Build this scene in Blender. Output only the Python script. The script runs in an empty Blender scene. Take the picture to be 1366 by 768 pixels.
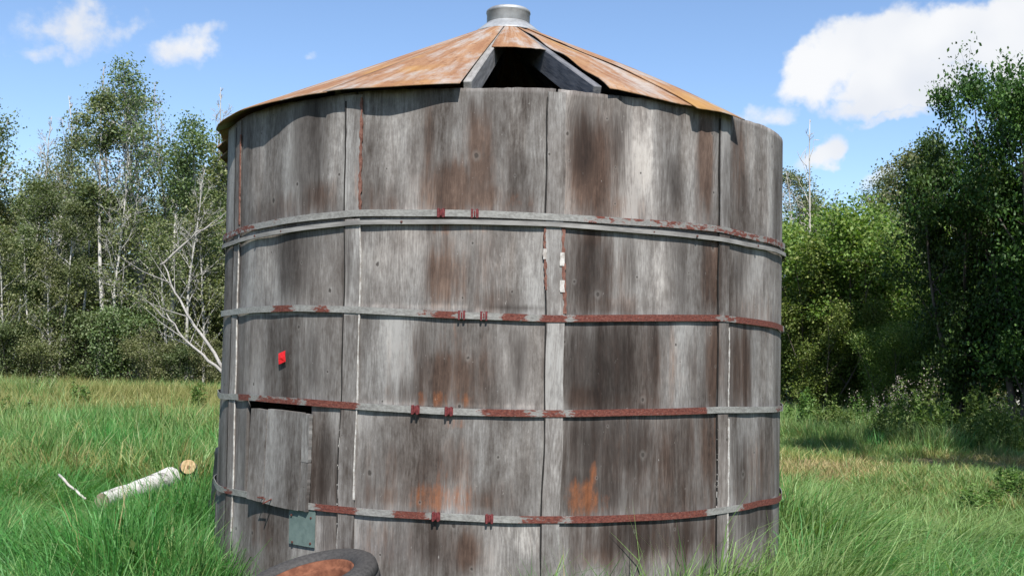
import bpy, bmesh, math, random
import numpy as np
from mathutils import Vector, Matrix, Euler

R_ = math.radians
S = bpy.context.scene
COL = S.collection

# ------------------------------------------------------------------ camera
FPX = 1395.0                      # focal length in photo pixels (1366 wide)
PITCH, ROLL = R_(2.9), R_(1.05)
CAM = Vector((0.05, -6.0, 1.40))
cd = bpy.data.cameras.new('camera')
cam = bpy.data.objects.new('camera', cd)
COL.objects.link(cam)
cam.location = CAM
CM = Matrix.Rotation(R_(90) + PITCH, 3, 'X') @ Matrix.Rotation(ROLL, 3, 'Z')
cam.rotation_euler = CM.to_euler()
cd.sensor_width = 36.0
cd.lens = FPX / 1366.0 * 36.0
cd.clip_start = 0.05
cd.clip_end = 6000.0
S.camera = cam


def ray(px, py):
    return (CM @ Vector(((px - 683.0) / FPX, (384.0 - py) / FPX, -1.0))).normalized()


# ------------------------------------------------------------------ sky, sun, exposure
SUN_EL, SUN_AZ = R_(50), R_(9)     # azimuth: to the right of straight behind the camera
S.view_settings.view_transform = 'Standard'
S.view_settings.look = 'None'
S.view_settings.exposure = 0.8
S.view_settings.gamma = 1.0
S.cycles.use_denoising = True
S.cycles.max_bounces = 6
S.cycles.diffuse_bounces = 3
S.cycles.glossy_bounces = 2
S.cycles.transmission_bounces = 3
S.cycles.transparent_max_bounces = 4
S.cycles.caustics_reflective = False
S.cycles.caustics_refractive = False

sun_dir = Vector((math.sin(SUN_AZ) * math.cos(SUN_EL), -math.cos(SUN_AZ) * math.cos(SUN_EL), math.sin(SUN_EL)))
sl = bpy.data.lights.new('sun', 'SUN')
sl.energy = 5.0
sl.angle = R_(0.53)
sl.color = (1.0, 0.955, 0.89)
so = bpy.data.objects.new('sun', sl)
COL.objects.link(so)
so.rotation_euler = (-sun_dir).to_track_quat('-Z', 'Y').to_euler()
so.location = (3, -12, 14)


class NT:
    """tiny node-tree helper"""

    def __init__(self, tree):
        self.t = tree
        self.n = tree.nodes
        self.l = tree.links
        self.n.clear()

    def new(self, typ, **kw):
        nd = self.n.new(typ)
        for k, v in kw.items():
            setattr(nd, k, v)
        return nd

    def put(self, sock, v):
        if v is None:
            return
        if hasattr(v, 'is_linked') or hasattr(v, 'links'):
            self.l.new(v, sock)
        else:
            if sock.type == 'RGBA' and not isinstance(v, (int, float)) and len(v) == 3:
                v = (*v, 1.0)
            sock.default_value = v

    def math(self, op, a, b=None, c=None, clamp=False):
        nd = self.new('ShaderNodeMath', operation=op)
        nd.use_clamp = clamp
        self.put(nd.inputs[0], a)
        self.put(nd.inputs[1], b)
        self.put(nd.inputs[2], c)
        return nd.outputs[0]

    def vmath(self, op, a, b=None, out=0):
        nd = self.new('ShaderNodeVectorMath', operation=op)
        self.put(nd.inputs[0], a)
        self.put(nd.inputs[1], b)
        return nd.outputs[out]

    def noise(self, vec, scale=1.0, detail=4.0, rough=0.55, dist=0.0, w=None, out='Fac'):
        nd = self.new('ShaderNodeTexNoise')
        if w is not None:
            nd.noise_dimensions = '4D'
            self.put(nd.inputs['W'], w)
        self.put(nd.inputs['Vector'], vec)
        nd.inputs['Scale'].default_value = scale
        nd.inputs['Detail'].default_value = detail
        nd.inputs['Roughness'].default_value = rough
        nd.inputs['Distortion'].default_value = dist
        return nd.outputs[out]

    def step(self, x, lo, hi, a=0.0, b=1.0, smooth=True):
        nd = self.new('ShaderNodeMapRange')
        nd.interpolation_type = 'SMOOTHSTEP' if smooth else 'LINEAR'
        nd.clamp = True
        self.put(nd.inputs[0], x)
        self.put(nd.inputs[1], lo)
        self.put(nd.inputs[2], hi)
        self.put(nd.inputs[3], a)
        self.put(nd.inputs[4], b)
        return nd.outputs[0]

    def mix(self, f, a, b, mode='MIX'):
        nd = self.new('ShaderNodeMix', data_type='RGBA', blend_type=mode)
        nd.clamp_factor = True
        self.put(nd.inputs[0], f)
        self.put(nd.inputs[6], a)
        self.put(nd.inputs[7], b)
        return nd.outputs[2]

    def attr(self, name, out='Fac'):
        nd = self.new('ShaderNodeAttribute')
        nd.attribute_name = name
        return nd.outputs[out]

    def scalevec(self, v, s):
        return self.vmath('MULTIPLY', v, s)

    def bump(self, h, strength=0.3, dist=0.01, normal=None):
        nd = self.new('ShaderNodeBump')
        nd.inputs['Strength'].default_value = strength
        nd.inputs['Distance'].default_value = dist
        self.put(nd.inputs['Height'], h)
        if normal is not None:
            self.put(nd.inputs['Normal'], normal)
        return nd.outputs[0]


world = bpy.data.worlds.new('World')
S.world = world
world.use_nodes = True
W = NT(world.node_tree)
sky = W.new('ShaderNodeTexSky', sky_type='NISHITA')
sky.sun_disc = False
sky.sun_elevation = SUN_EL
# Nishita: rotation 0 puts the sun on +Y, growing clockwise seen from above
sky.sun_rotation = math.atan2(sun_dir.x, sun_dir.y)
sky.altitude = 600
sky.air_density = 1.0
sky.dust_density = 0.6
sky.ozone_density = 1.6
tc = W.new('ShaderNodeTexCoord')
d0 = W.vmath('NORMALIZE', tc.outputs['Generated'])
wv = W.noise(d0, 9.0, 5, 0.6, out='Color')
wv = W.vmath('MULTIPLY', W.vmath('SUBTRACT', wv, (0.5, 0.5, 0.5)), (0.11, 0.11, 0.07))
wv2 = W.noise(d0, 34.0, 4, 0.6, out='Color')
wv2 = W.vmath('MULTIPLY', W.vmath('SUBTRACT', wv2, (0.5, 0.5, 0.5)), (0.022, 0.022, 0.018))
dw = W.vmath('ADD', W.vmath('ADD', d0, wv), wv2)
# clouds: (photo pixel of the centre, half width, half height, tilt degrees, weight)
clouds = [((100, 38), 52, 34, -10, .55), ((75, 72), 42, 15, 12, .38), ((150, 50), 34, 15, 0, .28), ((30, 40), 40, 24, 10, .18),
          ((182, 40), 26, 14, 30, .30), ((245, 66), 44, 30, 25, .58), ((270, 50), 34, 13, 20, .38),
          ((1145, 78), 92, 46, 24, 1.1), ((1250, 68), 125, 50, 14, 1.3), ((1350, 52), 120, 62, 12, 1.4), ((1215, 122), 105, 24, 4, .9),
          ((1088, 106), 56, 22, 14, .75), ((1460, 80), 160, 90, 0, 1.5), ((1100, 196), 50, 20, 30, .72), ((1030, 150), 44, 16, 20, .36),
          ((1200, 230), 60, 14, 10, .35), ((396, 76), 14, 8, 0, .3), ((1200, 146), 60, 10, 4, .5)]
dens = None


def cloud_term(c, t1, t2, a, b, wgt):
    mp = W.new('ShaderNodeMapping', vector_type='TEXTURE')
    W.put(mp.inputs[0], dw)
    mp.inputs[1].default_value = c
    mp.inputs[2].default_value = Matrix((t1, t2, t1.cross(t2))).transposed().to_euler()
    mp.inputs[3].default_value = (a, b, .3)
    k = W.vmath('DOT_PRODUCT', mp.outputs[0], mp.outputs[0], out=1)
    return W.math('MULTIPLY_ADD', k, -wgt, wgt)


terms = []
for (pp, hw, hh, tilt, wgt) in clouds:
    c = ray(*pp)
    t1 = c.cross(Vector((0, 0, 1))).normalized()
    t2 = t1.cross(c).normalized()
    a = R_(tilt)
    u1 = t1 * math.cos(a) + t2 * math.sin(a)
    u2 = t2 * math.cos(a) - t1 * math.sin(a)
    terms.append(cloud_term(c, u1, u2, hw / FPX, hh / FPX, wgt))
rc = random.Random(4)
for k in range(6):                 # the same fair-weather clouds go on round the rest of the sky
    az = R_(65 + k * 46 + rc.uniform(-8, 8))
    el = R_(rc.uniform(9, 38))
    c = Vector((math.sin(az) * math.cos(el), math.cos(az) * math.cos(el), math.sin(el)))
    t1 = c.cross(Vector((0, 0, 1))).normalized()
    t2 = t1.cross(c).normalized()
    s = rc.uniform(0.06, 0.16)
    terms.append(cloud_term(c, t1, t2, s, s * rc.uniform(.3, .55), rc.uniform(.7, 1.3)))
dens = terms[0]
for t in terms[1:]:
    dens = W.math('MAXIMUM', dens, t)
dens = W.math('MAXIMUM', dens, -0.6)
fb = W.noise(d0, 26.0, 6, 0.62)
dens = W.math('ADD', dens, W.math('MULTIPLY', W.math('SUBTRACT', fb, 0.5), 1.5))
mask = W.step(dens, 0.0, 0.72, 0.0, 0.97)
shade = W.step(W.noise(d0, 10.0, 3, 0.5), 0.35, 0.7)
ccol = W.mix(shade, (5.2, 5.4, 5.8), (6.2, 6.25, 6.35))
skyc = W.mix(0.30, sky.outputs[0], W.mix(1.0, sky.outputs[0], (1.10, 1.32, 1.62), 'MULTIPLY'))
skyt = W.mix(mask, skyc, ccol)
bg = W.new('ShaderNodeBackground')
W.put(bg.inputs[0], skyt)
bg.inputs[1].default_value = 0.09
world.cycles.sampling_method = 'MANUAL'
world.cycles.sample_map_resolution = 256
wo = W.new('ShaderNodeOutputWorld')
W.l.new(bg.outputs[0], wo.inputs[0])


# ------------------------------------------------------------------ object helpers
def tag(o, label=None, cat=None, group=None, kind=None):
    if label:
        o['label'] = label
    if cat:
        o['category'] = cat
    if group:
        o['group'] = group
    if kind:
        o['kind'] = kind
    return o


def empty(name, loc=(0, 0, 0)):
    o = bpy.data.objects.new(name, None)
    o.empty_display_size = 0.2
    o.location = loc
    COL.objects.link(o)
    return o


def obj(name, me, mat=None, parent=None, loc=None):
    o = bpy.data.objects.new(name, me)
    if mat is not None and len(me.materials) == 0:
        me.materials.append(mat)
    COL.objects.link(o)
    if parent is not None:
        o.parent = parent
    if loc is not None:
        o.location = loc
    return o


def copy_tree(o, parent=None):
    c = o.copy()
    COL.objects.link(c)
    c.parent = parent
    for ch in list(o.children):
        copy_tree(ch, c)
    return c


def mesh(name, verts, faces, mats=(), smooth=False):
    me = bpy.data.meshes.new(name)
    me.from_pydata([tuple(v) for v in verts], [], [tuple(f) for f in faces])
    for m in mats:
        me.materials.append(m)
    if smooth:
        me.polygons.foreach_set('use_smooth', [True] * len(me.polygons))
    me.update()
    return me


def np_mesh(name, V, F, mats=(), smooth=False, attrs=None, matidx=None):
    """V (n,3); F list of int arrays (m,3) or (m,4)"""
    me = bpy.data.meshes.new(name)
    V = np.asarray(V, dtype=np.float32)
    me.vertices.add(len(V))
    me.vertices.foreach_set('co', V.ravel())
    loops = np.concatenate([f.ravel() for f in F]).astype(np.int32)
    sizes = np.concatenate([np.full(len(f), f.shape[1]) for f in F]).astype(np.int32)
    me.loops.add(len(loops))
    me.loops.foreach_set('vertex_index', loops)
    me.polygons.add(len(sizes))
    st = np.concatenate([[0], np.cumsum(sizes)[:-1]]).astype(np.int32)
    me.polygons.foreach_set('loop_start', st)
    me.polygons.foreach_set('loop_total', sizes)
    for m in mats:
        me.materials.append(m)
    if matidx is not None:
        me.polygons.foreach_set('material_index', np.asarray(matidx, dtype=np.int32))
    if smooth:
        me.polygons.foreach_set('use_smooth', np.ones(len(sizes), dtype=bool))
    for k, a in (attrs or {}).items():
        at = me.attributes.new(k, 'FLOAT', 'POINT')
        at.data.foreach_set('value', np.asarray(a, dtype=np.float32))
    me.update(calc_edges=True)
    me.validate()
    return me


def set_uv(me, uvp):
    """uvp: per-vertex (n,2) array"""
    uv = me.uv_layers.new(name='UVMap')
    li = np.empty(len(me.loops), dtype=np.int32)
    me.loops.foreach_get('vertex_index', li)
    uv.data.foreach_set('uv', np.asarray(uvp, dtype=np.float32)[li].ravel())


def lathe(profile, n=48, close=False):
    """profile [(r,z)...] round Z -> verts, faces"""
    V, F = [], []
    m = len(profile)
    for i in range(n):
        a = 2 * math.pi * i / n
        for r, z in profile:
            V.append((r * math.cos(a), r * math.sin(a), z))
    rng_ = m if close else m - 1
    for i in range(n):
        for j in range(rng_):
            a, b = i * m + j, i * m + (j + 1) % m
            c, d = ((i + 1) % n) * m + (j + 1) % m, ((i + 1) % n) * m + j
            F.append((a, d, c, b))
    return V, F


def add_tube(V, F, pts, rad, sides=6, cap=True):
    """append a tapered tube along pts (list of Vector)"""
    base = len(V)
    n = len(pts)
    up = Vector((0.31, 0.17, 0.93))
    for i, p in enumerate(pts):
        t = (pts[min(i + 1, n - 1)] - pts[max(i - 1, 0)])
        t = t.normalized() if t.length > 1e-9 else Vector((0, 0, 1))
        a = t.cross(up)
        a = a.normalized() if a.length > 1e-3 else t.cross(Vector((1, 0, 0))).normalized()
        b = t.cross(a)
        for k in range(sides):
            an = 2 * math.pi * k / sides
            q = p + (a * math.cos(an) + b * math.sin(an)) * rad[i]
            V.append((q.x, q.y, q.z))
    for i in range(n - 1):
        for k in range(sides):
            k2 = (k + 1) % sides
            F.append((base + i * sides + k, base + i * sides + k2, base + (i + 1) * sides + k2, base + (i + 1) * sides + k))
    if cap:
        F.append(tuple(base + k for k in range(sides))[::-1])
        F.append(tuple(base + (n - 1) * sides + k for k in range(sides)))


def solidify(o, th, offset=-1.0):
    m = o.modifiers.new('thickness', 'SOLIDIFY')
    m.thickness = th
    m.offset = offset
    return m


def bevel(o, w, seg=2):
    m = o.modifiers.new('edge', 'BEVEL')
    m.width = w
    m.segments = seg
    m.limit_method = 'ANGLE'
    return m


# ------------------------------------------------------------------ materials
def new_mat(name):
    m = bpy.data.materials.new(name)
    m.use_nodes = True
    t = NT(m.node_tree)
    out = t.new('ShaderNodeOutputMaterial')
    bs = t.new('ShaderNodeBsdfPrincipled')
    t.l.new(bs.outputs[0], out.inputs[0])
    bs.inputs['Specular IOR Level'].default_value = 0.25
    return m, t, bs, out


BAND_Z = [1.927, 1.50, 1.093, 0.646]


def wood_wall_mat(name, tone=1.0, stains=True):
    m, t, bs, out = new_mat(name)
    uvn = t.new('ShaderNodeUVMap')
    uvn.uv_map = 'UVMap'
    uv = uvn.outputs[0]
    oi = t.new('ShaderNodeObjectInfo')
    rnd = t.math('MULTIPLY', oi.outputs['Random'], 37.0)
    sp = t.new('ShaderNodeSeparateXYZ')
    t.put(sp.inputs[0], uv)
    z = sp.outputs[1]
    ring = None
    for bz in BAND_Z:
        g = t.math('GREATER_THAN', z, bz)
        ring = g if ring is None else t.math('ADD', ring, g)
    seed = t.math('ADD', rnd, t.math('MULTIPLY', ring, 5.3))
    warp = t.noise(t.scalevec(uv, (2.2, 1.6, 1)), 1.0, 3, .5, w=seed, out='Color')
    wuv = t.vmath('ADD', uv, t.vmath('MULTIPLY', t.vmath('SUBTRACT', warp, (.5, .5, .5)), (.035, .3, 0)))
    fine = t.noise(t.scalevec(wuv, (170, 17.0, 1)), 1.0, 3, .62, w=rnd)
    mid = t.noise(t.scalevec(wuv, (34, 3.2, 1)), 1.0, 5, .62, w=rnd)
    broad = t.noise(t.scalevec(uv, (5.2, .8, 1)), 1.0, 4, .55, w=seed)
    blot = t.noise(t.scalevec(uv, (3.0, 1.6, 1)), 1.0, 5, .6, w=seed)
    # cathedral plywood figure
    wav = t.new('ShaderNodeTexWave', wave_type='BANDS', bands_direction='X')
    wq = t.vmath('ADD', uv, t.vmath('MULTIPLY', t.vmath('SUBTRACT', t.noise(t.scalevec(uv, (6, 1.1, 1)), 1.0, 2, .5, w=rnd, out='Color'), (.5, .5, .5)), (.25, 0, 0)))
    t.put(wav.inputs['Vector'], t.scalevec(wq, (9.0, 1.2, 1)))
    wav.inputs['Scale'].default_value = 3.2
    wav.inputs['Distortion'].default_value = 9.0
    wav.inputs['Detail'].default_value = 2.0
    wav.inputs['Detail Scale'].default_value = 0.45
    fig = t.math('MULTIPLY', t.math('SUBTRACT', wav.outputs['Fac'], .5), t.step(blot, .45, .65))
    mott = t.noise(t.scalevec(uv, (48, 22, 1)), 1.0, 5, .7, w=rnd)
    g = t.math('MULTIPLY_ADD', fine, .46, .5 - .23 - .20 - .60 - .45 - .27)
    g = t.math('MULTIPLY_ADD', mid, .40, g)
    g = t.math('MULTIPLY_ADD', broad, 1.20, g)
    g = t.math('MULTIPLY_ADD', blot, .90, g)
    g = t.math('MULTIPLY_ADD', mott, .54, g)
    g = t.math('MULTIPLY_ADD', fig, .10, g)
    k = tone
    ramp = t.new('ShaderNodeValToRGB')
    t.put(ramp.inputs[0], g)
    e = ramp.color_ramp.elements
    e[0].position = .22
    e[0].color = (.076 * k, .062 * k, .054 * k, 1)
    e[1].position = .78
    e[1].color = (.43 * k, .42 * k, .405 * k, 1)
    for pos, c in ((.40, (.160, .145, .135)), (.55, (.240, .226, .216))):
        n_ = e.new(pos)
        n_.color = (c[0] * k, c[1] * k, c[2] * k, 1)
    col = ramp.outputs[0]
    # slight warm / cool drift
    col = t.mix(t.step(t.noise(t.scalevec(uv, (1.7, .9, 1)), 1.0, 3, .5, w=seed), .45, .7, 0, .55), col,
                t.mix(1.0, col, (1.05, .95, .89), 'MULTIPLY'))
    if stains:
        rag = t.math('SUBTRACT', t.math('ADD', t.math('MULTIPLY', t.noise(t.scalevec(wuv, (22, 1.6, 1)), 1.0, 5, .68, w=seed), .75),
                                        t.math('MULTIPLY', mott, .25)), .5)
        for an, c, kk in (('pale', (1.55, 1.53, 1.50), .85), ('dark', (.36, .335, .325), .95), ('brown', (.50, .335, .26), .95)):
            a = t.attr(an)
            f = t.step(t.math('ADD', a, t.math('MULTIPLY', rag, t.math('MULTIPLY', t.step(a, 0.02, .25), 1.9))), .08, .80, 0, kk)
            col = t.mix(f, col, t.mix(1.0, col, c, 'MULTIPLY'))
        a = t.attr('rust')
        f = t.step(t.math('ADD', a, t.math('MULTIPLY', rag, t.math('MULTIPLY', t.step(a, 0.02, .25), 3.0))), .20, .95, 0, .68)
        tint = t.mix(1.0, t.mix(t.math('MULTIPLY_ADD', mott, 1.6, -.3), (.45, .45, .45), (1.6, 1.6, 1.6)), (.17, .058, .020), 'MULTIPLY')
        col = t.mix(f, col, tint)
        # rain streaks weeping down each course
        drip = t.noise(t.scalevec(uv, (17, .5, 1)), 1.0, 4, .6, w=t.math('ADD', seed, 3.0))
        col = t.mix(t.step(drip, .54, .74, 0, .42), col, t.mix(1.0, col, (.50, .455, .43), 'MULTIPLY'))
        col = t.mix(t.step(drip, .45, .28, 0, .38), col, t.mix(1.0, col, (1.45, 1.45, 1.45), 'MULTIPLY'))
    # dark checks along the grain
    chk = t.step(t.noise(t.scalevec(wuv, (75, 1.1, 1)), 1.0, 3, .7, w=t.math('ADD', rnd, 9.0)), .66, .74)
    col = t.mix(t.math('MULTIPLY', chk, .55), col, (.05, .045, .042))
    hair = t.step(t.noise(t.scalevec(wuv, (210, 2.6, 1)), 1.0, 2, .5, w=t.math('ADD', rnd, 5.0)), .70, .75)
    col = t.mix(t.math('MULTIPLY', hair, .5), col, (.035, .03, .028))
    scuf = t.step(t.noise(t.scalevec(wuv, (95, 30, 1)), 1.0, 3, .6, w=t.math('ADD', rnd, 14.0)), .68, .74)
    col = t.mix(t.math('MULTIPLY', scuf, .4), col, (.36, .35, .335))
    # knots and bolt plugs: dark eye with a pale weeping rim
    vor = t.new('ShaderNodeTexVoronoi')
    vor.voronoi_dimensions = '2D'
    vor.inputs['Scale'].default_value = 1.0
    ku = t.vmath('ADD', t.scalevec(uv, (5.4, 4.4, 1)), t.vmath('MULTIPLY', rnd, (1, 1, 0)))
    t.put(vor.inputs['Vector'], ku)
    cs = t.new('ShaderNodeSeparateColor')
    t.put(cs.inputs[0], vor.outputs['Color'])
    on = t.math('GREATER_THAN', cs.outputs[0], .42)
    kd = t.math('ADD', t.math('MULTIPLY', vor.outputs['Distance'], t.step(cs.outputs[1], 0, 1, .75, 2.4)), t.math('MULTIPLY_ADD', mott, .10, -.05))
    halo = t.math('MULTIPLY', t.step(kd, .12, .04), on)
    eye = t.math('MULTIPLY', t.step(kd, .046, .022), on)
    col = t.mix(t.math('MULTIPLY', halo, .16), col, (.25, .24, .225))
    col = t.mix(t.math('MULTIPLY', eye, .85), col, (.03, .025, .022))
    t.put(bs.inputs['Base Color'], col)
    bs.inputs['Roughness'].default_value = .82
    h = t.math('ADD', t.math('MULTIPLY', fine, .5), t.math('MULTIPLY', mid, .3))
    h = t.math('SUBTRACT', h, t.math('MULTIPLY', chk, .6))
    h = t.math('SUBTRACT', h, t.math('MULTIPLY', eye, .8))
    b1 = t.bump(h, .35, .003)
    b2 = t.bump(t.noise(t.scalevec(uv, (7, 2.2, 1)), 1.0, 2, .5, w=rnd), .12, .02, b1)
    t.put(bs.inputs['Normal'], b2)
    return m


def board_mat(name, c0, c1, scale=(60, 60, 4)):
    m, t, bs, out = new_mat(name)
    tcn = t.new('ShaderNodeTexCoord')
    oi = t.new('ShaderNodeObjectInfo')
    v = t.vmath('ADD', tcn.outputs['Object'], t.vmath('MULTIPLY', oi.outputs['Random'], (13, 7, 3)))
    a = t.noise(t.scalevec(v, scale), 1.0, 5, .6)
    b = t.noise(v, 7.0, 4, .6)
    col = t.mix(t.step(t.math('ADD', t.math('MULTIPLY', a, .65), t.math('MULTIPLY', b, .35)), .32, .68), c0, c1)
    t.put(bs.inputs['Base Color'], col)
    bs.inputs['Roughness'].default_value = .85
    t.put(bs.inputs['Normal'], t.bump(a, .5, .004))
    return m


def band_mat():
    m, t, bs, out = new_mat('painted_steel_band')
    uvn = t.new('ShaderNodeUVMap')
    uv = uvn.outputs[0]
    a = t.attr('rust')
    n1 = t.noise(t.scalevec(uv, (16, 45, 1)), 1.0, 5, .65)
    n2 = t.noise(t.scalevec(uv, (70, 110, 1)), 1.0, 4, .6)
    r = t.step(t.math('ADD', t.math('MULTIPLY', a, .58), t.math('ADD', t.math('MULTIPLY', n1, .80), t.math('MULTIPLY', n2, .30))), .70, .80)
    paint = t.mix(t.step(t.math('ADD', t.math('MULTIPLY', n1, .5), t.math('MULTIPLY', n2, .5)), .3, .7), (.12, .115, .108), (.255, .255, .243))
    rust = t.mix(t.step(n2, .3, .7), (.062, .017, .013), (.135, .044, .032))
    rust = t.mix(t.step(t.noise(t.scalevec(uv, (130, 160, 1)), 1.0, 3, .6), .58, .70, 0, .55), rust, (.20, .16, .14))
    t.put(bs.inputs['Base Color'], t.mix(r, paint, rust))
    t.put(bs.inputs['Roughness'], t.step(r, 0, 1, .5, .85))
    t.put(bs.inputs['Normal'], t.bump(t.math('ADD', n2, r), .3, .002))
    return m


def roof_mat():
    m, t, bs, out = new_mat('rusted_roof_sheet')
    uvn = t.new('ShaderNodeUVMap')
    uv = uvn.outputs[0]                                 # u = along the eave, v = up the slope
    oi = t.new('ShaderNodeObjectInfo')
    w = t.math('MULTIPLY', oi.outputs['Random'], 21.0)
    st = t.noise(t.scalevec(uv, (14, 2.2, 1)), 1.0, 5, .65, w=w)
    bl = t.noise(t.scalevec(uv, (5, 3.4, 1)), 1.0, 5, .65, w=w)
    fi = t.noise(t.scalevec(uv, (60, 34, 1)), 1.0, 5, .68, w=w)
    r = t.mix(t.step(st, .35, .68), (.20, .098, .048), (.29, .175, .10))
    r = t.mix(t.step(fi, .50, .68, 0, .75), r, (.11, .05, .025))
    yel = t.step(t.noise(t.scalevec(uv, (3.1, 2.2, 1)), 1.0, 3, .5, w=t.math('ADD', w, 4.0)), .55, .7, 0, .7)
    r = t.mix(yel, r, (.30, .17, .05))
    g = t.mix(t.step(fi, .35, .65), (.21, .195, .18), (.33, .31, .295))
    col = t.mix(t.step(t.math('ADD', t.math('MULTIPLY', bl, .62), t.math('MULTIPLY', st, .38)), .47, .58, 0, .72), r, g)
    dk = t.step(t.noise(t.scalevec(uv, (22, 3, 1)), 1.0, 3, .6, w=t.math('ADD', w, 2.0)), .66, .74, 0, .75)
    col = t.mix(dk, col, (.10, .07, .055))
    t.put(bs.inputs['Base Color'], col)
    bs.inputs['Roughness'].default_value = .8
    t.put(bs.inputs['Normal'], t.bump(t.math('ADD', fi, t.math('MULTIPLY', st, 2.0)), .4, .004))
    return m


def simple_mat(name, c0, c1, scale=20.0, rough=.7, metal=0.0, bump=.3, spec=.25):
    m, t, bs, out = new_mat(name)
    tcn = t.new('ShaderNodeTexCoord')
    n1 = t.noise(tcn.outputs['Object'], scale, 6, .65)
    t.put(bs.inputs['Base Color'], t.mix(t.step(n1, .32, .68), c0, c1))
    bs.inputs['Roughness'].default_value = rough
    bs.inputs['Metallic'].default_value = metal
    bs.inputs['Specular IOR Level'].default_value = spec
    t.put(bs.inputs['Normal'], t.bump(n1, bump, .003))
    return m


def leaf_mat(name, c0, c1, c2, trans=.35, spec=.3):
    m, t, bs, out = new_mat(name)
    r = t.attr('rnd')
    col = t.mix(t.step(r, 0, .62, smooth=False), c0, c1)
    col = t.mix(t.step(r, .62, 1.0, smooth=False), col, c2)
    oi = t.new('ShaderNodeObjectInfo')
    k = t.step(oi.outputs['Random'], 0, 1, .82, 1.18)
    hsv = t.new('ShaderNodeHueSaturation')
    t.put(hsv.inputs['Value'], k)
    t.put(hsv.inputs['Hue'], t.step(oi.outputs['Random'], 0, 1, .49, .515))
    t.put(hsv.inputs['Color'], col)
    col = hsv.outputs[0]
    t.put(bs.inputs['Base Color'], col)
    bs.inputs['Roughness'].default_value = .55
    bs.inputs['Specular IOR Level'].default_value = spec
    tr = t.new('ShaderNodeBsdfTranslucent')
    t.put(tr.inputs[0], t.mix(1.0, col, (1.25, 1.35, .55), 'MULTIPLY'))
    mx = t.new('ShaderNodeMixShader')
    mx.inputs[0].default_value = trans
    t.l.new(bs.outputs[0], mx.inputs[1])
    t.l.new(tr.outputs[0], mx.inputs[2])
    t.l.new(mx.outputs[0], out.inputs[0])
    return m


def bark_mat(name, c0, c1, cd, birch=False, scale=1.0):
    m, t, bs, out = new_mat(name)
    g = t.new('ShaderNodeNewGeometry')
    p = g.outputs['Position']
    a = t.noise(t.scalevec(p, (9 * scale, 9 * scale, 3 * scale)), 1.0, 5, .65)
    col = t.mix(t.step(a, .3, .7), c0, c1)
    if birch:
        b = t.noise(t.scalevec(p, (5, 5, 14)), 1.0, 4, .6)
        col = t.mix(t.step(b, .56, .64, 0, .85), col, cd)
    else:
        b = t.noise(t.scalevec(p, (24, 24, 5)), 1.0, 4, .6)
        col = t.mix(t.step(b, .52, .66, 0, .7), col, cd)
    t.put(bs.inputs['Base Color'], col)
    bs.inputs['Roughness'].default_value = .85
    t.put(bs.inputs['Normal'], t.bump(a, .5, .02))
    return m


M = {}
M['wall'] = wood_wall_mat('weathered_plywood', .57)
M['batten'] = wood_wall_mat('weathered_batten', .62)
M['door'] = wood_wall_mat('weathered_door_board', .52, stains=False)
M['band'] = band_mat()
M['clip'] = simple_mat('maroon_clip_paint', (.06, .012, .014), (.16, .035, .036), 60, .6)
M['hoop'] = board_mat('grey_hoop_wood', (.12, .115, .11), (.24, .235, .225), (8, 8, 60))
M['roof'] = roof_mat()
M['galv'] = simple_mat('galvanised_steel', (.20, .205, .21), (.37, .385, .395), 9, .48, .35, .1, .5)
M['rafter'] = board_mat('rafter_wood', (.13, .125, .12), (.27, .265, .255), (50, 6, 50))
M['rafterdark'] = board_mat('old_rafter_wood', (.07, .075, .085), (.15, .15, .16), (50, 6, 50))
M['caulk'] = simple_mat('white_caulk', (.24, .215, .195), (.46, .45, .43), 45, .7)
M['redwood'] = simple_mat('red_edge_paint', (.085, .033, .023), (.17, .085, .065), 45, .8)
M['patch'] = simple_mat('green_grey_sheet', (.08, .112, .106), (.112, .15, .14), 22, .55)
M['tag'] = simple_mat('red_plastic_tag', (.50, .008, .012), (.62, .014, .02), 60, .45)
M['rubber'] = simple_mat('old_rubber', (.030, .029, .029), (.052, .050, .049), 60, .75, bump=.4)
M['rustrim'] = simple_mat('rusted_wheel_rim', (.085, .030, .016), (.165, .066, .036), 22, .85, bump=.5)
M['birchlog'] = bark_mat('white_birch_log', (.40, .385, .36), (.56, .545, .525), (.10, .09, .08), True, 3)
M['logend'] = simple_mat('cut_log_end', (.30, .20, .10), (.46, .34, .20), 40, .8)
M['logheart'] = simple_mat('log_heart', (.10, .055, .03), (.20, .11, .06), 40, .8)
M['brownbark'] = bark_mat('brown_bark', (.13, .10, .075), (.24, .19, .145), (.05, .04, .03), False, 2)
M['stick'] = bark_mat('grey_dead_wood', (.30, .28, .25), (.50, .47, .42), (.13, .12, .10), False, 1)
M['deadwood'] = bark_mat('bleached_dead_wood', (.20, .19, .175), (.33, .315, .295), (.12, .11, .10), False, .6)
M['birch'] = bark_mat('white_birch_bark', (.30, .29, .275), (.46, .445, .42), (.09, .085, .08), True, .5)
M['aspen'] = bark_mat('grey_aspen_bark', (.26, .25, .235), (.42, .41, .38), (.11, .105, .10), True, .5)
M['bark'] = bark_mat('dark_bark', (.06, .05, .042), (.12, .10, .085), (.03, .026, .022), False, .6)
M['barrel'] = simple_mat('black_plastic', (.012, .013, .015), (.03, .033, .037), 9, .6, bump=.1, spec=.15)
M['gap'] = simple_mat('dark_gap', (.012, .011, .010), (.02, .018, .017), 30, .9)  # near-black strip colour standing in for shade along the batten edge
M['nail'] = simple_mat('pale_nail_head', (.35, .36, .36), (.5, .5, .5), 40, .5)
M['dark_iron'] = simple_mat('rusty_iron', (.05, .018, .015), (.11, .04, .03), 50, .7)

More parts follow.
